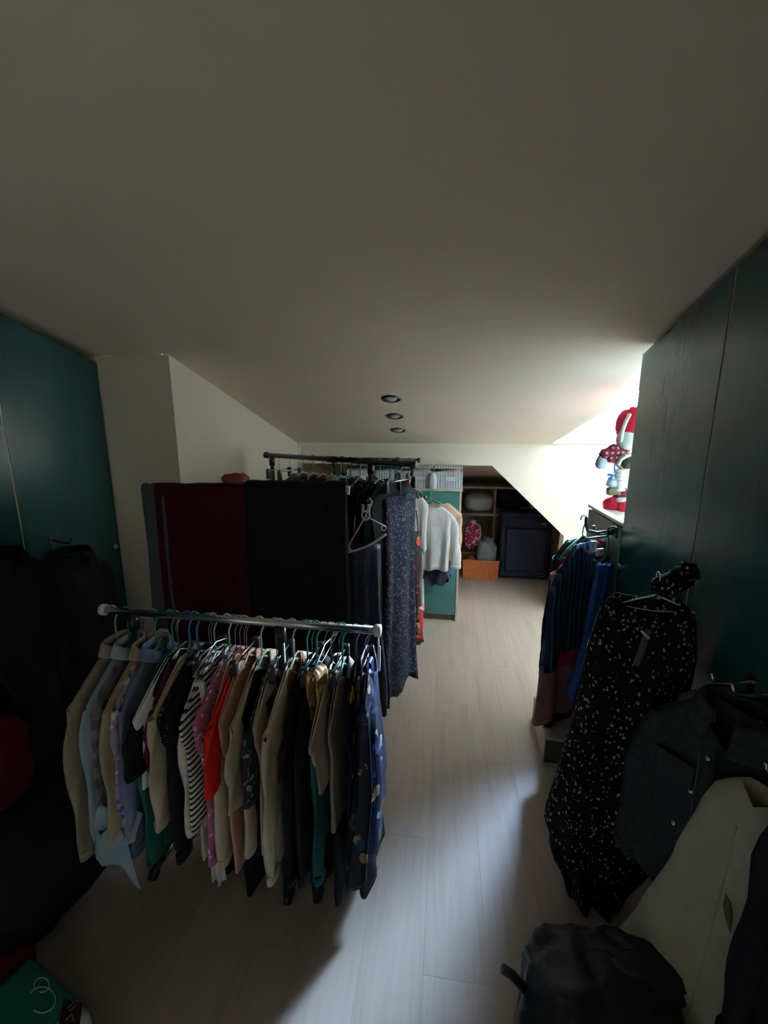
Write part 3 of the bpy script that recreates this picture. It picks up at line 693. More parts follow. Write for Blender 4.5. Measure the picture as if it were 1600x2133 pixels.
pg = FA + FD*(FL-.16); gs.location = (pg.x, pg.y-.09, FZ-.10); gs.rotation_euler = (0, 0, FRZ+R(70))
hg = hanger((pg.x, pg.y, FZ+.0165), FRZ-PI/2, M['chrome'], 'shiny chrome hanger carrying the gold brown scarf', .17, .02, .075, 'wire', 'hangers on the front rack')
cord = tag(obj('cord', tube([Vector((p2.x+.012, p2.y+.03, FZ-.02)) + Vector((.022*math.sin(k*.5)*0+.004*k*.3, -.006*k, -.10*math.sin(PI*k/14)**.8)) for k in range(15)], .0028, 6), W['white']), 'thin white cord looped on the end of the front rack', 'cord')

# ---- middle rack with the red and the black cloths
MA, MB = atZ(322, 1020, 1.335), atZ(722, 1021, 1.335)
mr, A2, D2, RZ2, L2 = rack('chrome clothes rack behind the front one, dark cloths over its rail', MA, MB, M['chrome'], M['blackmetal'], caps=M['whiteplastic'], inset=.07)
redc = cloth('dark_red_fleece', (.055, .003, .009)); blkc = cloth('black_wool', (.007, .007, .009))
def on_mid(t, dz=0): q = A2 + D2*t; return (q.x, q.y, A2.z+dz)
o = tag(obj('blanket', draped(.47, .82, .70, .021, .010, 5, 4), redc, solid=.006), 'dark red blanket draped over the middle rail', 'blanket'); o.location = on_mid(.245, .004); o.rotation_euler = (0, 0, RZ2+PI)
o = tag(obj('blanket', draped(.40, .78, .74, .032, .013, 4, 9), blkc, solid=.006), 'black wool blanket draped over the middle rail right half', 'blanket'); o.location = on_mid(L2-.20, .004); o.rotation_euler = (0, 0, RZ2+PI)
o = tag(obj('trousers', draped(.09, .60, .5, .021, .006, 3, 1, n=12), cloth('grey_trousers', (.09, .09, .10)), solid=.004), 'grey trousers hanging at the left end of the middle rail', 'trousers'); o.location = on_mid(-.052+.055, .003); o.rotation_euler = (0, 0, RZ2+PI)
hanger((on_mid(.36)[0], on_mid(.36)[1]+.0, A2.z+.030+.004+.036), RZ2+R(8), M['paleplastic'], 'pale green hanger above the dark red blanket', .14, .05, .05, 'plastic')
o = tag(obj('cap', blob((0, 0, 0), (.055, .04, .022), .9, .15, 5, 3), cloth('dusty_red', (.25, .06, .05))), 'dusty red knitted cap on top of the red blanket', 'cap'); o.location = (on_mid(.33)[0], on_mid(.33)[1], A2.z+.045)

# ---- back rack: dark rail, high, running away to the left
BZ = 1.40
BA, BB = atZ(556, 948, BZ), atZ(862, 968, BZ)
br, A3, D3, RZ3, L3 = rack('black clothes rack behind, high rail with dark dresses', BA, BB, M['blackmetal'], M['blackmetal'], r=.0135, inset=.045, inset2=.26, joints=(.52*1.05,))
dots2 = cloth('black_white_flowers', (.006, .006, .007), 'floral', sc=52, thr=.66, pal=[(.10, .10, .10), (.05, .05, .055), (.15, .15, .15)])
leop = cloth('brown_grey_print', (.10, .055, .045), 'floral', sc=30, thr=.4, pal=[(.35, .30, .28), (.18, .06, .05), (.03, .025, .02)])
silverp = cloth('silver_green_print', (.20, .24, .22), 'floral', sc=34, thr=.5, pal=[(.45, .5, .48), (.1, .12, .12), (.35, .4, .38)], rough=.4)
navyd = cloth('navy_satin_dress', (.020, .020, .050), rough=.45, wr=1.4, spec=.5)
bluefl = cloth('blue_white_tweed', (.022, .024, .045), 'floral', sc=75, thr=.45, pal=[(.11, .12, .18), (.05, .055, .09), (.15, .16, .21)])
wine = cloth('dark_wine', (.035, .008, .014)); brownd = cloth('brown_viscose', (.17, .10, .065))
BACK = [ # t along rail, kind, name, label, cat, mat, L, sw, hem, hang, short, opts
    (.10, 'skirt', 'skirt', 'black clip hung skirt leftmost on the back rack', 'skirt', 'k', .62, .12, .15, 'clip', 'leftmost black skirt', {}),
    (.19, 'skirt', 'skirt', 'dark grey print skirt next to the leftmost black skirt', 'skirt', 'g', .60, .12, .15, 'clip', 'dark grey print skirt', {}),
    (.29, 'shirt', 'blouse', 'dull brown blouse left of the green hanger on the back rack', 'blouse', 'b', .62, .17, .16, 'pale', 'dull brown blouse', dict(sleeve=.4)),
    (.37, 'tee', 'blouse', 'grey and brown printed blouse on the back rack', 'blouse', 'l', .70, .17, .18, 'pale', 'grey and brown printed blouse', {}),
    (.44, 'shirt', 'blouse', 'dark wine blouse in the middle of the back rack', 'blouse', 'w', .66, .18, .17, 'wood', 'dark wine blouse', {}),
    (.50, 'tee', 'blouse', 'brown speckled blouse left of the silver top', 'blouse', 'l2', .72, .17, .17, 'wood', 'brown speckled blouse', {}),
    (.565, 'sleeveless', 'top', 'silver grey shiny top on a bright green hanger', 'top', 's', .66, .16, .17, 'green', 'silver grey top', {}),
    (.63, 'shirt', 'shirt', 'black shirt right of the silver grey top, back rack', 'shirt', 'k', .75, .18, .17, 'black', 'black shirt right of the silver top', {}),
    (.69, 'strappy', 'dress', 'long brown narrow dress left of the navy dress', 'dress', 'br', 1.10, .16, .14, 'pale', 'long brown narrow dress', {}),
    (.75, 'dress', 'dress', 'black dress with white flowers behind the navy one', 'dress', 'd', .98, .185, .2, 'black', 'white-flowered black dress', {}),
    (.93, 'skirt', 'skirt', 'blue and white tweed long skirt showing right of the navy dress', 'skirt', 'bf', 1.10, .175, .165, 'clip', 'blue and white tweed skirt', dict(hemw=.03)),
    (.90, 'sleeveless', 'dress', 'plain long black dress peeking out behind the tweed skirt', 'dress', 'k', 1.12, .21, .215, 'black', 'plain long black dress', {}),
    (.87, 'shirt', 'jacket', 'dark green jacket tucked between tweed and black dresses', 'jacket', 'dg', .6, .18, .17, 'green', 'dark green tucked jacket', {}),
    (.81, 'dress', 'dress', 'black wide dress with white dots left of the dark green jacket', 'dress', 'd', .90, .18, .18, 'pale', 'black white-dotted wide dress', {}),
]
MB3 = dict(k=W['black'], g=W['greylace'], b=cloth('dull_brown', (.12, .085, .06)), l=leop, l2=leop, w=wine, s=silverp, br=brownd, d=dots2, bf=bluefl, dg=W['dgreen'])
GBACK = 'dark clothes on the back rack'
for t, kind, name, label, cat, mk, L, sw, hem, hg, short, op in BACK:
    q = A3 + D3*(t*L3*1.0)
    rz = RZ3 - PI/2 + R(random.uniform(-4, 4))
    mm, hk, words = HM[hg]
    hanger((q.x, q.y, BZ+.0175), rz, M[mm], f'{words} hanger on the back rack holding the {short}', sw, .065, .10, hk, 'hangers on the back rack')
    op = dict(op)
    garment(kind, name, label, cat, (q.x, q.y, BZ-.085 - (.04 if hg == 'clip' else 0)), rz, MB3[mk], L, sw=sw, hem=hem, d=.013, fold=.009, pleat=.004 if kind == 'dress' else 0, group=GBACK, **op)
# navy satin dress hanging foremost at the near end, with a white hanger in front of it
q = A3 + D3*(L3-.075) 
hanger((q.x, q.y, BZ+.0175), RZ3-PI/2, M['paleplastic'], 'pale green hanger on the back rack holding the navy satin dress', .12, .04, .21, 'plastic', 'hangers on the back rack')
nd_ = atY(757, 1085, 1.93)
garment('strappy', 'dress', 'long navy satin dress foremost at the near end of the back rack', 'dress', (nd_.x, nd_.y, nd_.z+.03), RZ3-PI/2-R(36), navyd, nd_.z+.03-.14, sw=.115, hem=.135, d=.03, d1=.045, fold=.014, pleat=.012, group=GBACK, seed=11)
wp = atY(765, 1058, 1.87)
wh = thing('hanger', 'white wire clip hanger hanging tilted in front of the navy dress', 'hanger', wp, R(10))
wl_, wr_ = atY(722, 1142, 1.87)-wp, atY(804, 1108, 1.87)-wp; wt = atY(762, 1075, 1.87)-wp
obj('hook', tube([(0, 0, .03), (.012, 0, .045), (.022, 0, .03), (.015, 0, .008), (0, 0, -.01), wt], .0035, 7), M['whiteplastic'], wh)
obj('arms', tube([wl_, wt, wr_+Vector((0, 0, .02))], .0042, 8), M['whiteplastic'], wh)
wb = [wl_+(wr_-wl_)*(k/8)+Vector((0, -.004, -.012-.018*math.sin(PI*k/8))) for k in range(9)]
obj('bar', tube(wb, .0058, 8), M['whiteplastic'], wh)
obj('ring', tube([wt+Vector((.017*math.cos(a), -.004, .004+.02*math.sin(a))) for a in [2*PI*k/16 for k in range(16)]], .004, 7, True), M['whiteplastic'], wh)
for e, k in ((wl_, 1), (wr_+Vector((0, 0, .02)), -1)):
    obj('end_loop', tube([e+Vector((.010*k+.010*math.cos(a), 0, -.006+.012*math.sin(a))) for a in [2*PI*j/12 for j in range(12)]], .0026, 6, True), M['whiteplastic'], wh)
for dx in (-.012, .014): obj('clip', box_bm((wt.x+dx-.006, -.012, wt.z+.02), (wt.x+dx+.006, .004, wt.z+.055), .003), M['whiteplastic'], wh)
# garments behind the back rack's near end: a short rear rail
RZZ = 1.36
ra, rb = Vector((-.78, 2.86, RZZ)), Vector((-.165, 2.80, RZZ))
rr, A4, D4, RZ4, L4 = rack('short dark rack behind the back rack, floral dress at its end', ra, rb, M['blackmetal'], M['blackmetal'], r=.011, inset=.04)
redfl = cloth('red_black_floral', (.030, .020, .016), 'floral', sc=22, thr=.42, pal=[(.62, .04, .04), (.45, .30, .22), (.16, .10, .05), (.5, .05, .05)])
redfl2 = cloth('red_floral_border', (.50, .03, .035), 'floral', sc=24, thr=.6, pal=[(.75, .5, .5), (.1, .05, .04), (.7, .35, .4)])
orfl = cloth('orange_dark_floral', (.03, .015, .02), 'floral', sc=20, thr=.5, pal=[(.65, .25, .10), (.70, .45, .35), (.35, .05, .06)])
for t, kind, nm, label, cat, mt, L, sw, hem, hg, short in (
    (.10, 'dress', 'dress', 'black long dress on the rear rack, mostly hidden', 'dress', W['black'], 1.0, .18, .2, 'black', 'mostly hidden black dress'),
    (.30, 'shirt', 'coat', 'dark wine long coat on the rear rack', 'coat', wine, 1.0, .2, .2, 'wood', 'dark wine long coat'),
    (.48, 'dress', 'dress', 'navy plain long dress on the rear rack', 'dress', navyd, 1.05, .18, .19, 'black', 'navy plain long dress'),
    (.555, 'shirt', 'blouse', 'dark floral blouse with orange blooms at the rear rack end', 'blouse', orfl, .42, .13, .13, 'wood', 'orange bloomed dark blouse')):
    q = A4 + D4*t
    mm, hk, words = HM[hg]
    hanger((q.x, q.y, RZZ+.015), RZ4-PI/2, M[mm], f'{words} hanger on the rear rack holding the {short}', sw, .06, .10, hk, 'hangers on the rear rack')
    garment(kind, nm, label, cat, (q.x, q.y, RZZ-.085), RZ4-PI/2+R(8), mt, L, sw=sw, hem=hem, d=.014, fold=.01, group='clothes on the rear rack')
q = A4 + D4*(L4-.012)
fd = garment('strappy', 'skirt', 'red and black floral long skirt at the rear rack end', 'skirt', (q.x-.02, q.y-.08, 1.04), RZ4-PI/2-R(40), redfl, .93, sw=.10, hem=.10, d=.02, d1=.03, fold=.01, pleat=.008, group='clothes on the rear rack')
v, f = g_body(.105, .26, None, .03, .036, .01, 0, 0, .01, 4, .008, 8, Mv=10, hemw=.02)
obj('hem_border', ([(a, b, c-.66) for a, b, c in v], f), redfl2, fd, solid=.003)

# ------------------------------------------------------------------ teal cabinet in the alcove mouth, with bins on top
cx0, cx1, cy0 = -.78, .135, 3.335
tc = thing('teal_cabinet', 'teal fronted cabinet with cream edges under the striped bins', 'cabinet', (cx0, cy0, 0))
Wd = cx1-cx0
obj('carcass', box_bm((0, .02, .05), (Wd, .56, 1.075)), M['edge'], tc, smooth=False)
obj('top', box_bm((-.006, -.006, 1.077), (Wd+.012, .57, 1.098), .003, 1), M['edge'], tc, smooth=False)
for k in range(3):
    a, b = Wd*k/3+.004, Wd*(k+1)/3-.004
    d = obj('door', box_bm((a, 0, .055), (b-(.012 if k == 2 else 0), .018, 1.072), .002, 1), M['green2'], tc, smooth=False)
    ko = obj('knob', lathe([(0, -.024), (.011, -.022), (.012, -.012), (.005, -.006), (.005, .001)], 12), M['steel'], d); ko.rotation_euler = (R(-90), 0, 0); ko.location = (a+.03, 0, 1.03)
obj('side_panel', box_bm((Wd-.014, -.002, .0), (Wd+.004, .56, 1.076), .002, 1), M['edge'], tc, smooth=False)
obj('plinth', box_bm((.0, .03, 0), (Wd-.02, .5, .05)), plain('brown_plinth', (.14, .07, .04)), tc, smooth=False)
binm = cloth('striped_bin_fabric', (.62, .66, .66), 'stripe', (.30, .34, .35), 16, .55, rough=.8)
binlid = cloth('striped_lid_fabric', (.50, .58, .52), 'stripe', (.25, .32, .28), 16, .55)
bw = .218
for k in range(4):
    x0 = cx0+.02+k*.228
    place = ('leftmost of the four', 'second from left of the four', 'third from left of the four', 'rightmost of the four')[k]
    b = thing('storage_bin', f'grey and white striped fabric bin, {place} on the teal cabinet', 'bin', (x0, cy0+.012, 1.098), 0, 'striped bins on the teal cabinet')
    h = .128
    obj('body', merge(([(x, y, z) for z in (0, h) for x, y in ((0, 0), (bw, 0), (bw, .2), (0, .2))], [(0, 1, 5, 4), (1, 2, 6, 5), (2, 3, 7, 6), (3, 0, 4, 7), (0, 3, 2, 1)])), binm, b, smooth=False, solid=.005)
    obj('rim', tube([(0, 0, h), (bw, 0, h), (bw, .2, h), (0, .2, h)], .0035, 6, True), binlid, b, smooth=False)
    if k in (0, 2, 3): obj('label', box_bm((.09, -.006, .062), (.165, -.0028, .09), .001, 1), M['whitelab'], b, smooth=False)
    c1 = tag(obj('folded_cloth', blob((bw/2, .1, h+.002), (bw*.42, .085, .022), .6, .2, 8, k), cloth('pinkish_fold' if k > 1 else 'grey_fold', (.5, .26, .24) if k > 1 else (.3, .32, .34))),
             ('grey folded cloth in the leftmost striped bin', 'grey folded cloth in the second striped bin', 'pinkish folded cloth in the third striped bin', 'pinkish folded cloth in the rightmost striped bin')[k], 'cloth', 'folded cloths in the bins')
    c1.location = (x0, cy0+.012, 1.098)
    ld = tag(obj('bin_lid', box_bm((0, 0, 0), (bw, .19, .016), .004), binlid if k > 1 else M['blackplastic'], smooth=False),
             ('dark flat lid over the leftmost striped bin', 'dark flat lid over the second striped bin', 'striped flat lid over the third bin', 'striped flat lid over the rightmost bin')[k], 'lid', 'lids over the bins')
    ld.location = (x0, cy0+.015, 1.098+h+.023); 
pt = tag(obj('plastic_jar', lathe([(0, 0), (.045, 0), (.055, .02), (.05, .1), (.03, .125), (.03, .135), (0, .135)], 20), plain('frosted_plastic', (.62, .68, .70), .3)), 'frosted plastic jar standing in front of the striped bins', 'jar'); pt.location = (-.11, cy0-.0, 1.098)
pt.location = (cx0+.02+2*.228+bw+.0, cy0+.0, 1.098); pt.scale = (.6, .4, .9)

# clothes hung on the teal cabinet doors
obk = thing('door_hook', 'green hook rail over the teal cabinet door holding white clothes', 'hook', (0, 0, 0))
hx = atY(897, 1040, 3.27)
obj('bracket', box_bm((hx.x-.09, 3.3345, 1.06), (hx.x+.09, 3.3355, 1.08)), M['greenplastic'], obk, smooth=False)
obj('rod', tube([(hx.x-.08, 3.332, 1.07), (hx.x-.08, 3.23, 1.075)], .004, 8), M['greenplastic'], obk)
obj('rod', tube([(hx.x+.0, 3.332, 1.07), (hx.x+.0, 3.21, 1.075)], .004, 8), M['greenplastic'], obk)
whiteb = cloth('white_lace', (.80, .79, .78), wr=1.5)
hz = 1.085
hanger((hx.x, 3.225, hz+.004), R(4), M['greenplastic'], 'green plastic hanger carrying the white lace blouse', .13, .05, .07, 'plastic')
garment('shirt', 'blouse', 'white lace blouse hung in front of the teal cabinet', 'blouse', (hx.x+.045, 3.205, hz-.10), R(4), whiteb, .50, sw=.125, hem=.11, sleeve=.42, out=.06, d=.018, d1=.03, fold=.012, sr=(.08, .07), drop=.06, neck=.04, nd=.03, buttons=3)
hanger((hx.x, 3.28, hz+.004), R(2), M['brownwood'], 'wooden hanger carrying the beige blouse', .14, .05, .06, 'wood')
garment('shirt', 'blouse', 'pinkish beige blouse just behind the white lace one', 'blouse', (hx.x+.07, 3.275, hz-.085), R(2), cloth('pinkish_beige_blouse', (.55, .37, .27)), .46, sw=.15, hem=.12, sleeve=.40, out=.0, d=.014, fold=.008)
garment('skirt', 'shorts', 'small dark navy shorts below the white lace blouse', 'shorts', (hx.x+.05, 3.245, .54), R(2), cloth('dark_navy', (.018, .018, .035)), .17, sw=.12, hem=.10, d=.02, d1=.03, fold=.008, hemw=.02)
garment('skirt', 'skirt', 'pale blue skirt below the white blouse cuff', 'skirt', (hx.x+.12, 3.285, .55), R(2), W['lav'], .15, sw=.09, hem=.06, d=.012, d1=.014, fold=.006)
hanger((hx.x-.08, 3.25, hz+.004), R(80), M['whiteplastic'], 'white plastic hanger carrying the long white trousers', .10, .04, .05, 'plastic')
wt_ = tag(obj('trousers', draped(.11, .88, .40, .012, .008, 4, 6, n=16), W['white'], solid=.004), 'long white trousers folded over a hanger left of the lace blouse', 'trousers')
wt_.location = (hx.x-.085, 3.20, 1.0); wt_.rotation_euler = (0, 0, R(12))
tag(obj('top', None or g_body(.075, .40, None, .02, .025, .03, .05, .02, .008, 4, 0, 4), W['white'], solid=.003, loc=(hx.x-.088, 3.15, 1.06)), 'small white top over the white trousers', 'top')

# ------------------------------------------------------------------ alcove contents
sh = thing('shelf_unit', 'brown board shelf unit in the alcove behind the basket', 'shelf', (.14, 4.72, 0))
zs1, zs2 = atY(1010, 1016, 4.72).z, atY(1000, 1073, 4.72).z
obj('shelf', box_bm((0, 0, zs1-.012), (.80, .45, zs1+.012), .002, 1), M['board'], sh, smooth=False)
obj('shelf', box_bm((0, .02, zs2-.012), (.80, .45, zs2+.012), .002, 1), M['board'], sh, smooth=False)
for x in (0, .42, .80): obj('upright', box_bm((x-.01, .03, 0), (x+.01, .45, zs1-.012)), M['board'], sh, smooth=False)
obj('back', box_bm((-.0, .45, 0), (.80, .46, zs1)), M['board'], sh, smooth=False)
pw = tag(obj('pillow', blob((.40, 4.93, zs2+.012+.10), (.16, .15, .105), .7, .12, 5, 2, flat=zs2+.0125), cloth('white_pillow', (.60, .57, .53))), 'white stuffed pillow on the middle alcove shelf', 'pillow')
dkb = cloth('dark_bag', (.012, .013, .02))
for i, (c, s, lb) in enumerate((((.75, 4.95, zs2+.012+.135), (.165, .16, .135), 'dark soft bag beside the white pillow under the top board'), ((.76, 4.97, .16), (.16, .16, .165), 'dark soft bag low behind the suitcase left side'))):
    tag(obj('soft_bag', blob(c, s, .7, .2, 5, i+4), dkb), lb, 'bag')
su_ = thing('suitcase', 'large navy fabric suitcase standing in the alcove', 'suitcase', (.595, 4.40, 0))
cl = cloth('navy_suitcase', (.022, .024, .045), rough=.7)
obj('body', box_bm((0, .0, .045), (.50, .26, .71), .035, 4), cl, su_)
obj('front_pocket', box_bm((.05, -.028, .10), (.45, .01, .55), .014, 3), cl, su_)
obj('front_pocket', box_bm((.06, -.02, .565), (.44, .01, .67), .009, 3), cl, su_)
obj('zip', tube([(.055, -.029, .10), (.445, -.029, .10), (.445, -.029, .55), (.055, -.029, .55)], .003, 6, True), M['blackplastic'], su_)
obj('handle', tube([(.19, .13, .705), (.20, .13, .735), (.30, .13, .735), (.31, .13, .705)], .009, 8), M['blackplastic'], su_)
obj('name_tag', box_bm((.385, -.034, .60), (.43, -.022, .617), .002, 1), plain('tan_tag', (.50, .26, .16)), su_, smooth=False)
for x in (.05, .45):
    for y in (.045, .215): obj('wheel', tube([(x-.014, y, .025), (x+.014, y, .025)], .024, 16), M['blackplastic'], su_)
obj('base_guard', box_bm((.01, -.004, .03), (.49, .2, .065), .012, 2), M['blackplastic'], su_)
bk = thing('basket', 'orange woven basket on the floor left of the suitcase', 'basket', (.22, 4.36, 0))
def tray(w_, d_, h, tp=.02):
    P = [(x, y, z) for z, e in ((0, tp), (h, 0)) for x, y in ((e, e), (w_-e, e), (w_-e, d_-e), (e, d_-e))]
    return P, [(0, 1, 5, 4), (1, 2, 6, 5), (2, 3, 7, 6), (3, 0, 4, 7), (0, 3, 2, 1)]
obj('body', tray(.365, .28, .20, .008), M['woven'], bk, smooth=False, solid=.008)
obj('rim', tube([(0, 0, .2), (.365, 0, .2), (.365, .28, .2), (0, .28, .2)], .007, 8, True), plain('orange_rim', (.40, .12, .03)), bk, smooth=False)
tag(obj('bundle', blob((.47, 4.52, .235), (.10, .10, .165), .8, .22, 7, 5), cloth('grey_bag_cloth', (.28, .28, .26))), 'grey crumpled cloth bundle standing up in the woven basket', 'bundle')
tag(obj('bundle', blob((.31, 4.50, .12), (.075, .11, .09), .8, .2, 7, 8), cloth('brown_bag_cloth', (.16, .07, .04))), 'brown cloth bundle at the left of the woven basket', 'bundle')
pkb = thing('drawstring_bag', 'dark pink and white patterned drawstring bag hung above the basket', 'bag', (.315, 4.56, .56))
obj('body', blob((0, 0, -.15), (.085, .055, .145), .85, .15, 8, 9), cloth('pink_white_pattern', (.30, .02, .07), 'floral', sc=42, thr=.4, pal=[(.75, .45, .5), (.5, .1, .2), (.8, .65, .65)]), pkb)
obj('ruffle', blob((.0, 0, .005), (.035, .03, .03), .9, .3, 9, 3, n=20, m=12), cloth('pale_pink', (.6, .35, .38)), pkb)
obj('string', tube([(.0, 0, .02), (.004, .06, .05), (.01, .14, .075)], .0035, 6), W['white'], pkb)
obj('string', tube([(.02, -.02, .0), (.075, -.03, -.03), (.085, -.05, -.13), (.07, -.04, -.2)], .008, 6), cloth('pale_pink', (.6, .35, .38)), pkb)
rb_ = thing('small_rack', 'small pale rack partly hidden right of the suitcase', 'rack', (1.18, 4.55, 0))
for x in (0, .16): 
    for y in (0, .2): obj('post', tube([(x, y, 0), (x, y, .56)], .009, 8), M['board'], rb_)
for z in (.14, .34, .54): obj('shelf', box_bm((-.01, -.01, z), (.17, .21, z+.014), .002, 1), M['edge'], rb_, smooth=False)
# ------------------------------------------------------------------ right side: bundle of clothes hooked on the low cabinet
hk = thing('wall_hook', 'black double hook on the low cabinet front, carrying green hangers', 'hook', (XR, 1.985, 1.13))
obj('plate', box_bm((-.008, -.03, -.03), (-.0005, .03, .03), .002, 1), M['blackmetal'], hk, smooth=False)
obj('arm', tube([(-.006, 0, 0), (-.08, -.012, -.01), (-.125, -.02, .0), (-.135, -.022, .03), (-.136, -.022, .062)], .0065, 9), M['blackmetal'], hk)
obj('arm', tube([(-.006, .0, -.012), (-.05, .03, -.03), (-.075, .04, -.02), (-.08, .042, .01)], .006, 9), M['blackmetal'], hk)
knit = cloth('navy_rib_knit', (.016, .026, .055), 'stripe', (.06, .10, .17), 11, .72, wr=1.6)
bx, by, ba = .60, 1.97, 40
def bun(dx): return Vector((bx + math.sin(R(ba))*dx, by - math.cos(R(ba))*dx, 0))
HZ = 1.135
RB = R(ba+180)
bs = [ # offset toward the viewer
    (-.075, 'shirt', 'coat', 'long black coat at the back of the bundle hooked on the low cabinet', 'coat', W['black2'], .98, .15, .15, 1.06, dict(sleeve=.6, drop=.06)),
    (-.045, 'shirt', 'blouse', 'dark wine black blouse between black coat and rose trousers', 'blouse', cloth('dark_wine2', (.028, .008, .013)), .92, .14, .14, 1.04, dict(sleeve=.5, drop=.05)),
    (-.02, 'skirt', 'trousers', 'rose pink and brown trousers low behind the navy knit jumper', 'trousers', cloth('rose_brown_trousers', (.44, .20, .20), 'blotch', (.33, .17, .13), 9), .78, .19, .17, .98, {}),
    (.01, 'shirt', 'blouse', 'magenta blouse showing a sliver below the navy knit jumper', 'blouse', cloth('magenta', (.42, .03, .12)), .60, .175, .175, 1.07, dict(sleeve=.45)),
    (.045, 'shirt', 'jumper', 'navy ribbed knit jumper on the green hanger', 'jumper', knit, .48, .165, .16, 1.085, dict(sleeve=.46, sr=(.12, .085), d=.022, out=.05, drop=.085)),
]
for off, kind, nm, lb, cat, mt, L, sw, hem, z, op in bs:
    q = bun(off) + (Vector((.085, .075, 0)) if nm == 'coat' else Vector((.06, .05, 0)) if ('wine' in lb or 'magenta' in lb) else Vector()); op = dict(op); op.setdefault('d', .014)
    garment(kind, nm, lb, cat, (q.x, q.y, z), RB, mt, L-.0, sw=sw, hem=hem, fold=.010, group='clothes hooked on the low cabinet', **op)
bl = cloth('royal_blue', (.025, .065, .25))
q = atY(1262, 1170, 1.80)
garment('skirt', 'skirt', 'royal blue skirt nearest the wardrobe corner in the hooked bundle', 'skirt', (q.x, q.y, q.z+.02), R(200), bl, .62, sw=.05, hem=.045, skew=.07, d=.012, d1=.03, fold=.012, pleat=.006, group='clothes hooked on the low cabinet')
hanger((bun(0).x+.02, bun(0).y, HZ+.062), RB, M['greenplastic'], 'bright green plastic hanger on the black hook holding the navy jumper', .19, .07, .09, 'plastic')
hq = atY(1235, 1140, 1.90)
gh = thing('hanger', 'green plastic clip hanger tilted above the navy jumper', 'hanger', hq, R(30))
def H(x, y): return Matrix.Rotation(R(-30), 3, 'Z') @ (atY(x, y, 1.90) - hq)
obj('bar', tube([H(1207, 1130), H(1222, 1122), H(1268, 1116)], .0045, 8), M['greenplastic'], gh)
obj('bar', tube([H(1268, 1118), H(1266, 1140), H(1259, 1163), H(1245, 1172), H(1236, 1166)], .0055, 8), M['greenplastic'], gh)
obj('hook', tube([H(1266, 1118), H(1267, 1102), H(1276, 1097), H(1286, 1100)], .004, 8), M['blackmetal'], gh)
obj('clip', box_bm(tuple(H(1246, 1152)-Vector((.014, .012, .012))), tuple(H(1252, 1148)+Vector((.014, .006, .012))), .004), plain('tan_clip', (.55, .42, .33)), gh)
obj('clip', box_bm(tuple(H(1233, 1140)-Vector((.012, .010, .022))), tuple(H(1238, 1136)+Vector((.010, .006, .02))), .004), plain('pale_blue_clip', (.62, .68, .78)), gh)
# flat box on the floor
bxo = thing('flat_box', 'flat beige cardboard box on the floor below the hooked clothes', 'box', (.512, 1.878, 0), R(-2))
obj('base', box_bm((.004, .004, 0), (.235, .325, .10), .002, 1), M['cardside'], bxo, smooth=False)
obj('lid', box_bm((0, 0, .055), (.239, .329, .132), .002, 1), M['card'], bxo, smooth=False)
obj('end_print', box_bm((.002, -.0015, .004), (.237, .002, .122)), M['cardprint'], bxo, smooth=False)
obj('handle_slot', box_bm((.09, -.0026, .060), (.19, .0, .076), .001, 1), M['blackplastic'], bxo, smooth=False)
obj('side_paper', box_bm((-.0015, .004, .002), (.001, .325, .130)), M['cardside'], bxo, smooth=False)

# plush doll standing on the low cabinet
DY = 2.25
db = atY(1290, 1082, DY); db.z = 1.18
doll = thing('plush_doll', 'plush doll with big red and white hat, ringed white legs and red boots', 'toy', db)
def D(x, y, dy=0): return atY(x, y, DY+dy) - db
S_ = DY/880.0
redp = cloth('toy_red', (.50, .012, .035), rough=.95); crp = cloth('toy_cream', (.72, .62, .54), rough=.95); magp = cloth('toy_magenta', (.55, .04, .14))
olp = cloth('toy_olive', (.17, .14, .06)); dkr = cloth('toy_dark_red', (.20, .02, .03), 'dots', (.5, .3, .3), 40, .3); gry = cloth('toy_grey', (.45, .46, .50)); blackp = cloth('toy_dark', (.03, .03, .02))
obj('hat', blob(D(1319, 884), (.052, .055, .080), .9, .06, 5, 1), redp, doll)
obj('hat_lobe', blob(D(1303, 884, .05), (.043, .045, .070), .9, .06, 5, 2), magp, doll)
obj('hat_brim', blob(D(1309, 916), (.052, .060, .052), .95, .05, 5, 3), crp, doll)
obj('hat_trim', tube([D(1312, 862, -.05), D(1303, 880, -.055), D(1296, 900, -.05), D(1294, 920, -.03)], .009, 8), crp, doll)
obj('head', blob(D(1303, 960), (.045, .045, .045), .95, .08, 6, 4), cloth('toy_tan', (.42, .32, .2)), doll)
obj('scarf', blob(D(1308, 962, -.035), (.03, .025, .032), .9, .2, 6, 5), blackp, doll)
obj('scarf_edge', tube([D(1288, 968, -.03)+Vector((0, 0, 0)), D(1294, 957, -.045), D(1304, 951, -.05), D(1314, 950, -.04)], .008, 8), crp, doll)
for k, (x, y, r_) in enumerate(((1300, 938, .026), (1289, 940, .026), (1278, 938, .030), (1268, 943, .026), (1274, 953, .028), (1260, 946, .026))):
    obj('arm_bead', blob(D(x, y), (r_, r_, r_), 1, .12, 6, k, n=16, m=10), dkr, doll)
v, f = blob(D(1253, 963), (.026, .02, .034), .9, .2, 7, 4, n=16, m=12)
obj('mitten', (v, f), gry, doll)
for s_ in (0, 1):
    for k in range(6):
        c = D(1293+s_*13-k*.6, 980+k*8, .02*s_)
        obj('leg_ring', lathe([(0, .010), (.022, .009), (.030, 0), (.022, -.009), (0, -.010)], 16, c), crp, doll)
obj('skirt', blob(D(1296, 1033), (.04, .035, .036), .9, .2, 6, 6), dkr, doll)
obj('tunic', box_bm(tuple(D(1264, 1031)-Vector((0, .02, 0))), tuple(D(1292, 1015)+Vector((0, .02, 0))), .008), olp, doll)
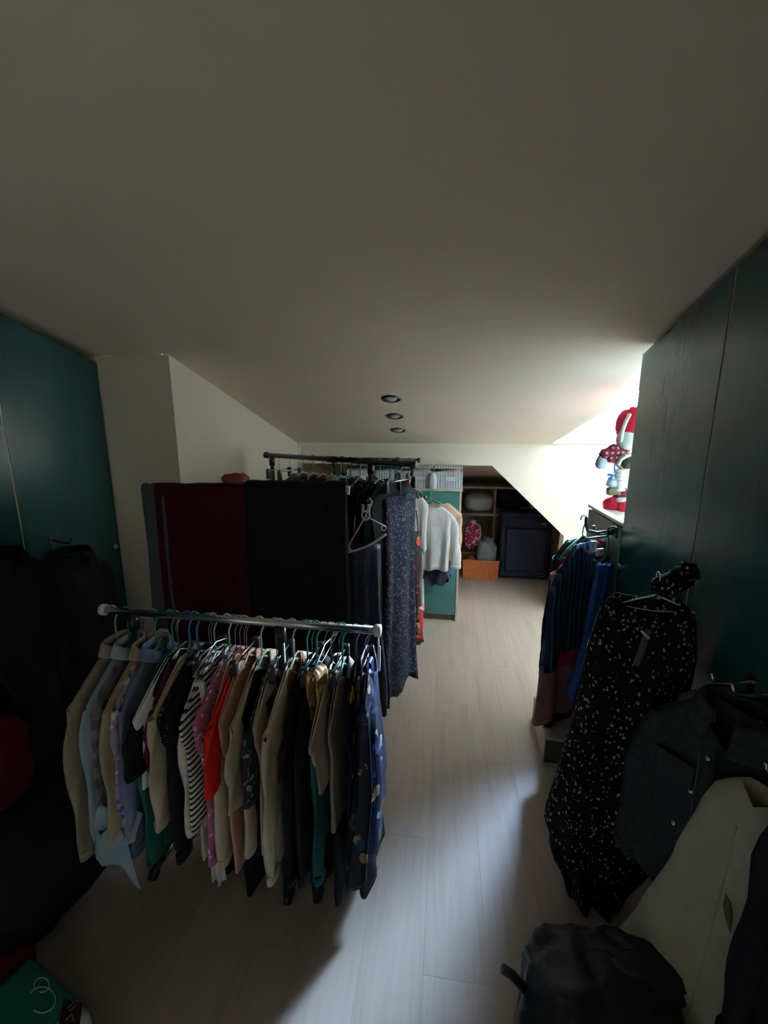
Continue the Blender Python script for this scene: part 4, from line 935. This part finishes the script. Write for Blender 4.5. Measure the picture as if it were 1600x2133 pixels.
obj('pompom', blob(D(1276, 1006), (.028, .022, .022), .9, .3, 7, 7, n=16, m=12), gry, doll)
obj('boot', blob(D(1277, 1055), (.047, .05, .052), .9, .06, 5, 8), redp, doll)
b2 = blob(D(1299, 1062, -.04), (.038, .05, .05), .9, .06, 5, 9, flat=.0)
obj('boot', b2, cloth('toy_bright_red', (.62, .02, .03)), doll)
obj('boot_cuff', blob(D(1298, 1042, -.03), (.036, .035, .014), .9, .1, 5, 2), crp, doll)
obj('ribbon', merge(tube([D(1281, 955), D(1280, 985)], .004, 6), tube([D(1266, 988), D(1280, 990), D(1292, 997)], .007, 6), tube([D(1268, 998), D(1280, 990), D(1290, 988)], .006, 6)), cloth('toy_blue', (.12, .24, .50)), doll)

# ------------------------------------------------------------------ black speckled dress on the right wardrobe
DYY = 1.27
spk = cloth('black_white_speckle', (.008, .008, .009), 'speckle', (.42, .39, .35), 82, .36, rough=.95, wr=2.2)
n0 = atY(1352, 1243, DYY); n1 = atY(1292, 1905, DYY)
oh = thing('over_door_hook', 'small chrome hook on the wardrobe door edge above the speckled dress', 'hook', (XR, 1.36, 1.12))
obj('plate', box_bm((-.003, -.012, -.03), (0, .012, .03)), M['chrome'], oh, smooth=False)
obj('arm', tube([(-.002, 0, .01), (-.05, -.02, .005), (-.085, -.035, .005), (-.095, -.04, .025)], .004, 8), M['chrome'], oh)
hanger((n0.x+.02, DYY+.005, n0.z+.075), R(172), M['whiteplastic'], 'thin pale hanger inside the black speckled dress', .12, .03, .07, 'wire')
sd = garment('dress', 'dress', 'black long dress with white specks hung on the right wardrobe', 'dress', (n0.x, DYY, n0.z), R(172), spk, n0.z-n1.z, sw=.125, d=.03, d1=.05, fold=.014, pleat=.010, neck=.085, drop=.05, nd=.06, hemw=.02, skew=.055,
    prof=[(0, .125), (.08, .145), (.25, .15), (.45, .17), (.62, .185), (.78, .15), (.92, .085), (1, .05)])
for k in range(7):
    c = atY(1378+k*9, 1222-k*5+(k % 2)*8, DYY) - Vector((n0.x, DYY, n0.z)); c = Matrix.Rotation(-R(172), 3, 'Z') @ c
    obj('ruffle', blob(c, (.028, .026, .026), .9, .35, 8, k, n=14, m=10), spk, sd)
def loc_of(x, y, dy=-.06): return Matrix.Rotation(-R(172), 3, 'Z') @ (atY(x, y, DYY+dy) - Vector((n0.x, DYY, n0.z)))
obj('tie', tube([loc_of(1350, 1312), loc_of(1340, 1345), loc_of(1325, 1385)], .009, 7), cloth('grey_tie', (.12, .12, .13)), sd)
obj('tag', tube([loc_of(1336, 1314, -.07), loc_of(1352, 1330, -.07)], .0035, 6), M['whitelab'], sd)
for k in range(26):
    t = random.random(); x = 1196+random.uniform(-4, 14); y = 1560+t*270; x = x + max(0, (y-1700))*.42
    obj('fringe', tube([loc_of(x+14, y, -.02), loc_of(x+2, y+10, -.02)], .006, 5), spk, sd)

from mathutils.bvhtree import BVHTree
def on_surface(body, pts, lift=.003):
    # points of the body's own surface that lie along the given sight lines, lifted a few millimetres off the cloth
    bpy.context.view_layer.update(); mw = body.matrix_world; iv = mw.inverted()
    t_ = BVHTree.FromPolygons([v_.co for v_ in body.data.vertices], [p_.vertices for p_ in body.data.polygons])
    res = []
    for x, y in pts:
        d_ = (iv.to_3x3() @ ray(x, y)).normalized(); h_ = t_.ray_cast(iv @ CAM, d_)[0]
        if h_ is not None: res.append(h_ - d_*lift)
    return res
# clothes hung along the right wardrobe doors, nearest the camera
def doorhook(y, z, lb):
    o_ = thing('over_door_hook', lb, 'hook', (XR, y, z))
    obj('plate', box_bm((-.003, -.012, -.03), (0, .012, .03)), M['chrome'], o_, smooth=False)
    obj('arm', tube([(-.002, 0, .01), (-.05, 0, .0), (-.085, 0, .0), (-.095, 0, .025)], .004, 8), M['chrome'], o_)
den = cloth('grey_green_denim', (.033, .039, .037), 'blotch', (.042, .049, .046), 70, .5, wr=1.6)
tanj = cloth('olive_beige', (.22, .19, .13))
c = atY(1575, 1462, 1.06)
garment('jacket', 'jacket', 'olive beige jacket whose shoulder shows behind the denim jacket', 'jacket', (c.x-.02, 1.065, c.z), R(110), tanj, .60, sw=.15, d=.02, drop=.07, sleeve=.5, fold=.01)
doorhook(1.065, c.z+.04, 'chrome hook behind the olive beige jacket')
c = atY(1585, 1492, .99)
dj = garment('jacket', 'jacket', 'grey-green denim jacket with metal buttons on the right wardrobe', 'jacket', (c.x-.04, .99, c.z), R(112), den, .60, sw=.205, d=.035, d1=.05, drop=.115, sleeve=.50, fold=.016, sr=(.15, .11), out=.045, neck=.075, nd=.09)
obj('collar', g_collar(.08, .075, .055, .04), den, dj, solid=.006)
Rm = Matrix.Rotation(-R(112), 3, 'Z'); o0 = Vector((c.x-.04, .99, c.z))
jb = [o_ for o_ in dj.children if o_.name.startswith('body')][0]
for q in on_surface(jb, ((1476, 1580), (1440, 1648), (1404, 1715)), .004):
    obj('button', blob(q, (.008, .006, .008), .9, 0, n=12, m=8), M['chrome'], dj)
def on_jacket(x, z, yy=.058): return Vector((x, yy, z))
obj('pocket_flap', prism_bm([(.04, -.17), (.155, -.19), (.155, -.235), (.10, -.255), (.045, -.235)], 1, .050, .058, .002), den, dj, smooth=False)
obj('seam', tube([on_jacket(.035, -.12), on_jacket(.032, -.3), on_jacket(.03, -.5)], .0016, 6), cloth('pale_seam', (.10, .12, .12)), dj)
obj('front_edge', tube([on_jacket(.0, -.10, .055), on_jacket(-.01, -.3), on_jacket(-.012, -.56, .062)], .006, 6), den, dj)
doorhook(.99, c.z+.05, 'chrome hook behind the denim jacket')
c = atY(1630, 1650, .86)
wj = garment('sleeveless', 'cloth_bag', 'white canvas cloth bag with green leaf print at the right edge', 'bag', (c.x-.03, .86, c.z), R(117), cloth('white_canvas', (.47, .44, .32), wr=1.4), .80, sw=.09, d=.03, d1=.05, fold=.012, neck=.03, drop=.05, nd=.03,
    prof=[(0, .09), (.07, .115), (.22, .15), (.45, .22), (.58, .28), (.75, .24), (1, .2)])
Rw = Matrix.Rotation(-R(117), 3, 'Z'); ow = Vector((c.x-.03, .86, c.z))
cb = [o_ for o_ in wj.children if o_.name.startswith('body')][0]
lf = on_surface(cb, ((1512, 1862), (1523, 1884), (1526, 1908), (1522, 1942), (1512, 1912), (1507, 1886)), .004)
if len(lf) == 6:
    v = lf + [p + Vector((0, .002, 0)) for p in lf]
    obj('leaf_print', (v, [tuple(range(6)), tuple(range(6, 12))[::-1]] + [(i, 6+i, 6+(i+1) % 6, (i+1) % 6) for i in range(6)]), cloth('leaf_green', (.10, .18, .03)), wj, smooth=False)
sp = on_surface(cb, ((1535, 1720), (1520, 1780), (1495, 1880), (1465, 1990), (1450, 2060), (1437, 2110)), .002)
if len(sp) > 2: obj('seam', tube(sp, .003, 7), cloth('white_canvas', (.47, .44, .32)), wj)
doorhook(.86, c.z+.04, 'chrome hook behind the white canvas bag')
c = atY(1690, 1700, .66)
garment('jacket', 'coat', 'black coat cut off by the right edge of the photo', 'coat', (.68, .66, c.z), R(130), W['black2'], .75, sw=.10, d=.03, d1=.04, drop=.08, sleeve=.55, fold=.012, hem=.10, out=.01, sr=(.07, .06))
doorhook(.66, c.z+.04, 'chrome hook behind the black coat at the photo edge')

# slouchy black bag on the floor
bb = atZ(1250, 2085, .22)
bag = thing('tote_bag', 'slouchy black bag with stub handle on the floor at the lower right', 'bag', (bb.x, bb.y, 0), R(-10))
bm1 = cloth('black_nylon', (.012, .013, .016), rough=.45, wr=1.4, spec=.45)
obj('body', blob((0, 0, .125), (.185, .17, .132), .62, .16, 4, 12, n=40, m=24, flat=.0), bm1, bag)
obj('top_fold', blob((.09, .10, .225), (.12, .06, .05), .8, .2, 5, 3, n=24, m=14), bm1, bag)
hp0 = Matrix.Rotation(R(10), 3, 'Z') @ (atZ(1048, 2018, .27) - Vector((bb.x, bb.y, 0))); hp1 = Matrix.Rotation(R(10), 3, 'Z') @ (atZ(1085, 2042, .24) - Vector((bb.x, bb.y, 0)))
obj('handle', tube([hp0, (hp0+hp1)/2, hp1+Vector((.03, 0, -.04))], .011, 10), bm1, bag)

# ------------------------------------------------------------------ left side: dark coats on the left wardrobe
for y, lb, L, z, mt in ((1.24, 'long black coat nearest the camera on the left wardrobe', 1.02, 1.14, W['black']), (1.53, 'black knit coat on the left wardrobe, behind the nearest one', .95, 1.06, W['black2'])):
    o_ = thing('over_door_hook', 'small hook carrying the ' + ('nearest left coat' if y < 1.4 else 'second left coat'), 'hook', (XL, y, z+.05))
    obj('plate', box_bm((0, -.012, -.03), (.003, .012, .03)), M['blackmetal'], o_, smooth=False)
    obj('arm', tube([(.002, 0, .01), (.05, 0, .0), (.085, 0, .0), (.095, 0, .025)], .004, 8), M['blackmetal'], o_)
    garment('jacket', 'coat', lb, 'coat', (XL+.085, y, z), R(-90), mt, L, sw=.15, hem=.17, d=.05, d1=.055, drop=.07, sleeve=.58, fold=.01, out=.02, collar=True, sr=(.1, .08))
tag(obj('shade_bag', blob((-1.32, 1.02, .19), (.20, .26, .20), .7, .15, 4, 21, flat=.0), W['black2']), 'black soft bag added to darken the floor under the left coats', 'bag')  # added bag; its black stands in for shade on the floor
rc = atX(18, 1575, -1.30)
rbg = thing('shoulder_bag', 'dark red padded shoulder bag hanging before the left coats', 'bag', rc)
obj('body', blob((0, -.03, 0), (.055, .085, .14), .75, .10, 4, 3), cloth('dark_red_padded', (.085, .003, .007), rough=.6, wr=1.5), rbg)
obj('strap', tube([(-.0, -.06, .12), (-.06, -.02, .35), (-.20, .0, 1.20-rc.z-.02), (-.21, .02, 1.20-rc.z-.02), (-.10, .05, .35), (0, .07, .12)], .008, 7), W['black'], rbg)

# bottom left: teal printed pack, dark red cloth beside it
PZ = .20
pa, pc = atZ(66, 1984, PZ), atZ(196, 2098, PZ)
ux = (pc-pa).normalized(); ang = math.atan2(ux.y, ux.x); wl = (pc-pa).length
pk = thing('printed_pack', 'teal printed soft pack with pale round outlines at lower left', 'pack', (pa.x, pa.y, 0), ang)
obj('body', box_bm((0, -.30, 0), (wl*.80, 0, PZ), .022, 4), plain('teal_print', (.012, .17, .13), .35), pk)
obj('pale_end', box_bm((wl*.76, -.30, .0), (wl, -.004, PZ-.004), .02, 4), plain('pale_print', (.42, .44, .33), .4), pk)
Ri = Matrix.Rotation(-ang, 3, 'Z')
def PK(x, y, dz=.001): q = Ri @ (atZ(x, y, PZ) - pa); return Vector((q.x, q.y, PZ+dz))
def circ(cx_, cy_, rx, ry, a0, a1, rot=0, n=22):
    res = []
    for k in range(n+1):
        a = R(a0+(a1-a0)*k/n); x, y = rx*math.cos(a), ry*math.sin(a)
        res.append(PK(cx_ + x*math.cos(R(rot))-y*math.sin(R(rot)), cy_ + x*math.sin(R(rot))+y*math.cos(R(rot))))
    return res
pale = plain('pale_green_ink', (.30, .42, .32), .5)
obj('emblem', tube(circ(88, 2083, 28, 27, -150, 130), .0017, 6), pale, pk)
obj('emblem', tube(circ(87, 2052, 16, 15, -210, 100), .0017, 6), pale, pk)
lb = [PK(133, 2083), PK(172, 2092), PK(164, 2150), PK(120, 2150)]
v = lb + [p + Vector((0, 0, .002)) for p in lb]
obj('label', (v, [(3, 2, 1, 0), (4, 5, 6, 7)] + [(i, (i+1) % 4, 4+(i+1) % 4, 4+i) for i in range(4)]), plain('dark_brown_label', (.035, .016, .016), .5), pk, smooth=False)
obj('lettering', merge(tube([PK(141, 2103, .004), PK(154, 2090, .004)], .0012, 5), tube([PK(146, 2108, .004), PK(157, 2098, .004)], .0012, 5), tube([PK(137, 2128, .004), PK(150, 2114, .004), PK(154, 2128, .004)], .0014, 5)), plain('grey_ink', (.22, .19, .18), .5), pk)
dr = atZ(28, 2040, .10)
o = tag(obj('folded_cloth', blob((0, 0, .10), (.055, .16, .11), .7, .15, 5, 7, flat=0), cloth('crimson_cloth', (.10, .006, .014))), 'dark crimson folded cloth left of the teal pack', 'cloth')
o.location = (pa.x-.075, pa.y-.13, 0); o.rotation_euler = (0, 0, ang+R(8))
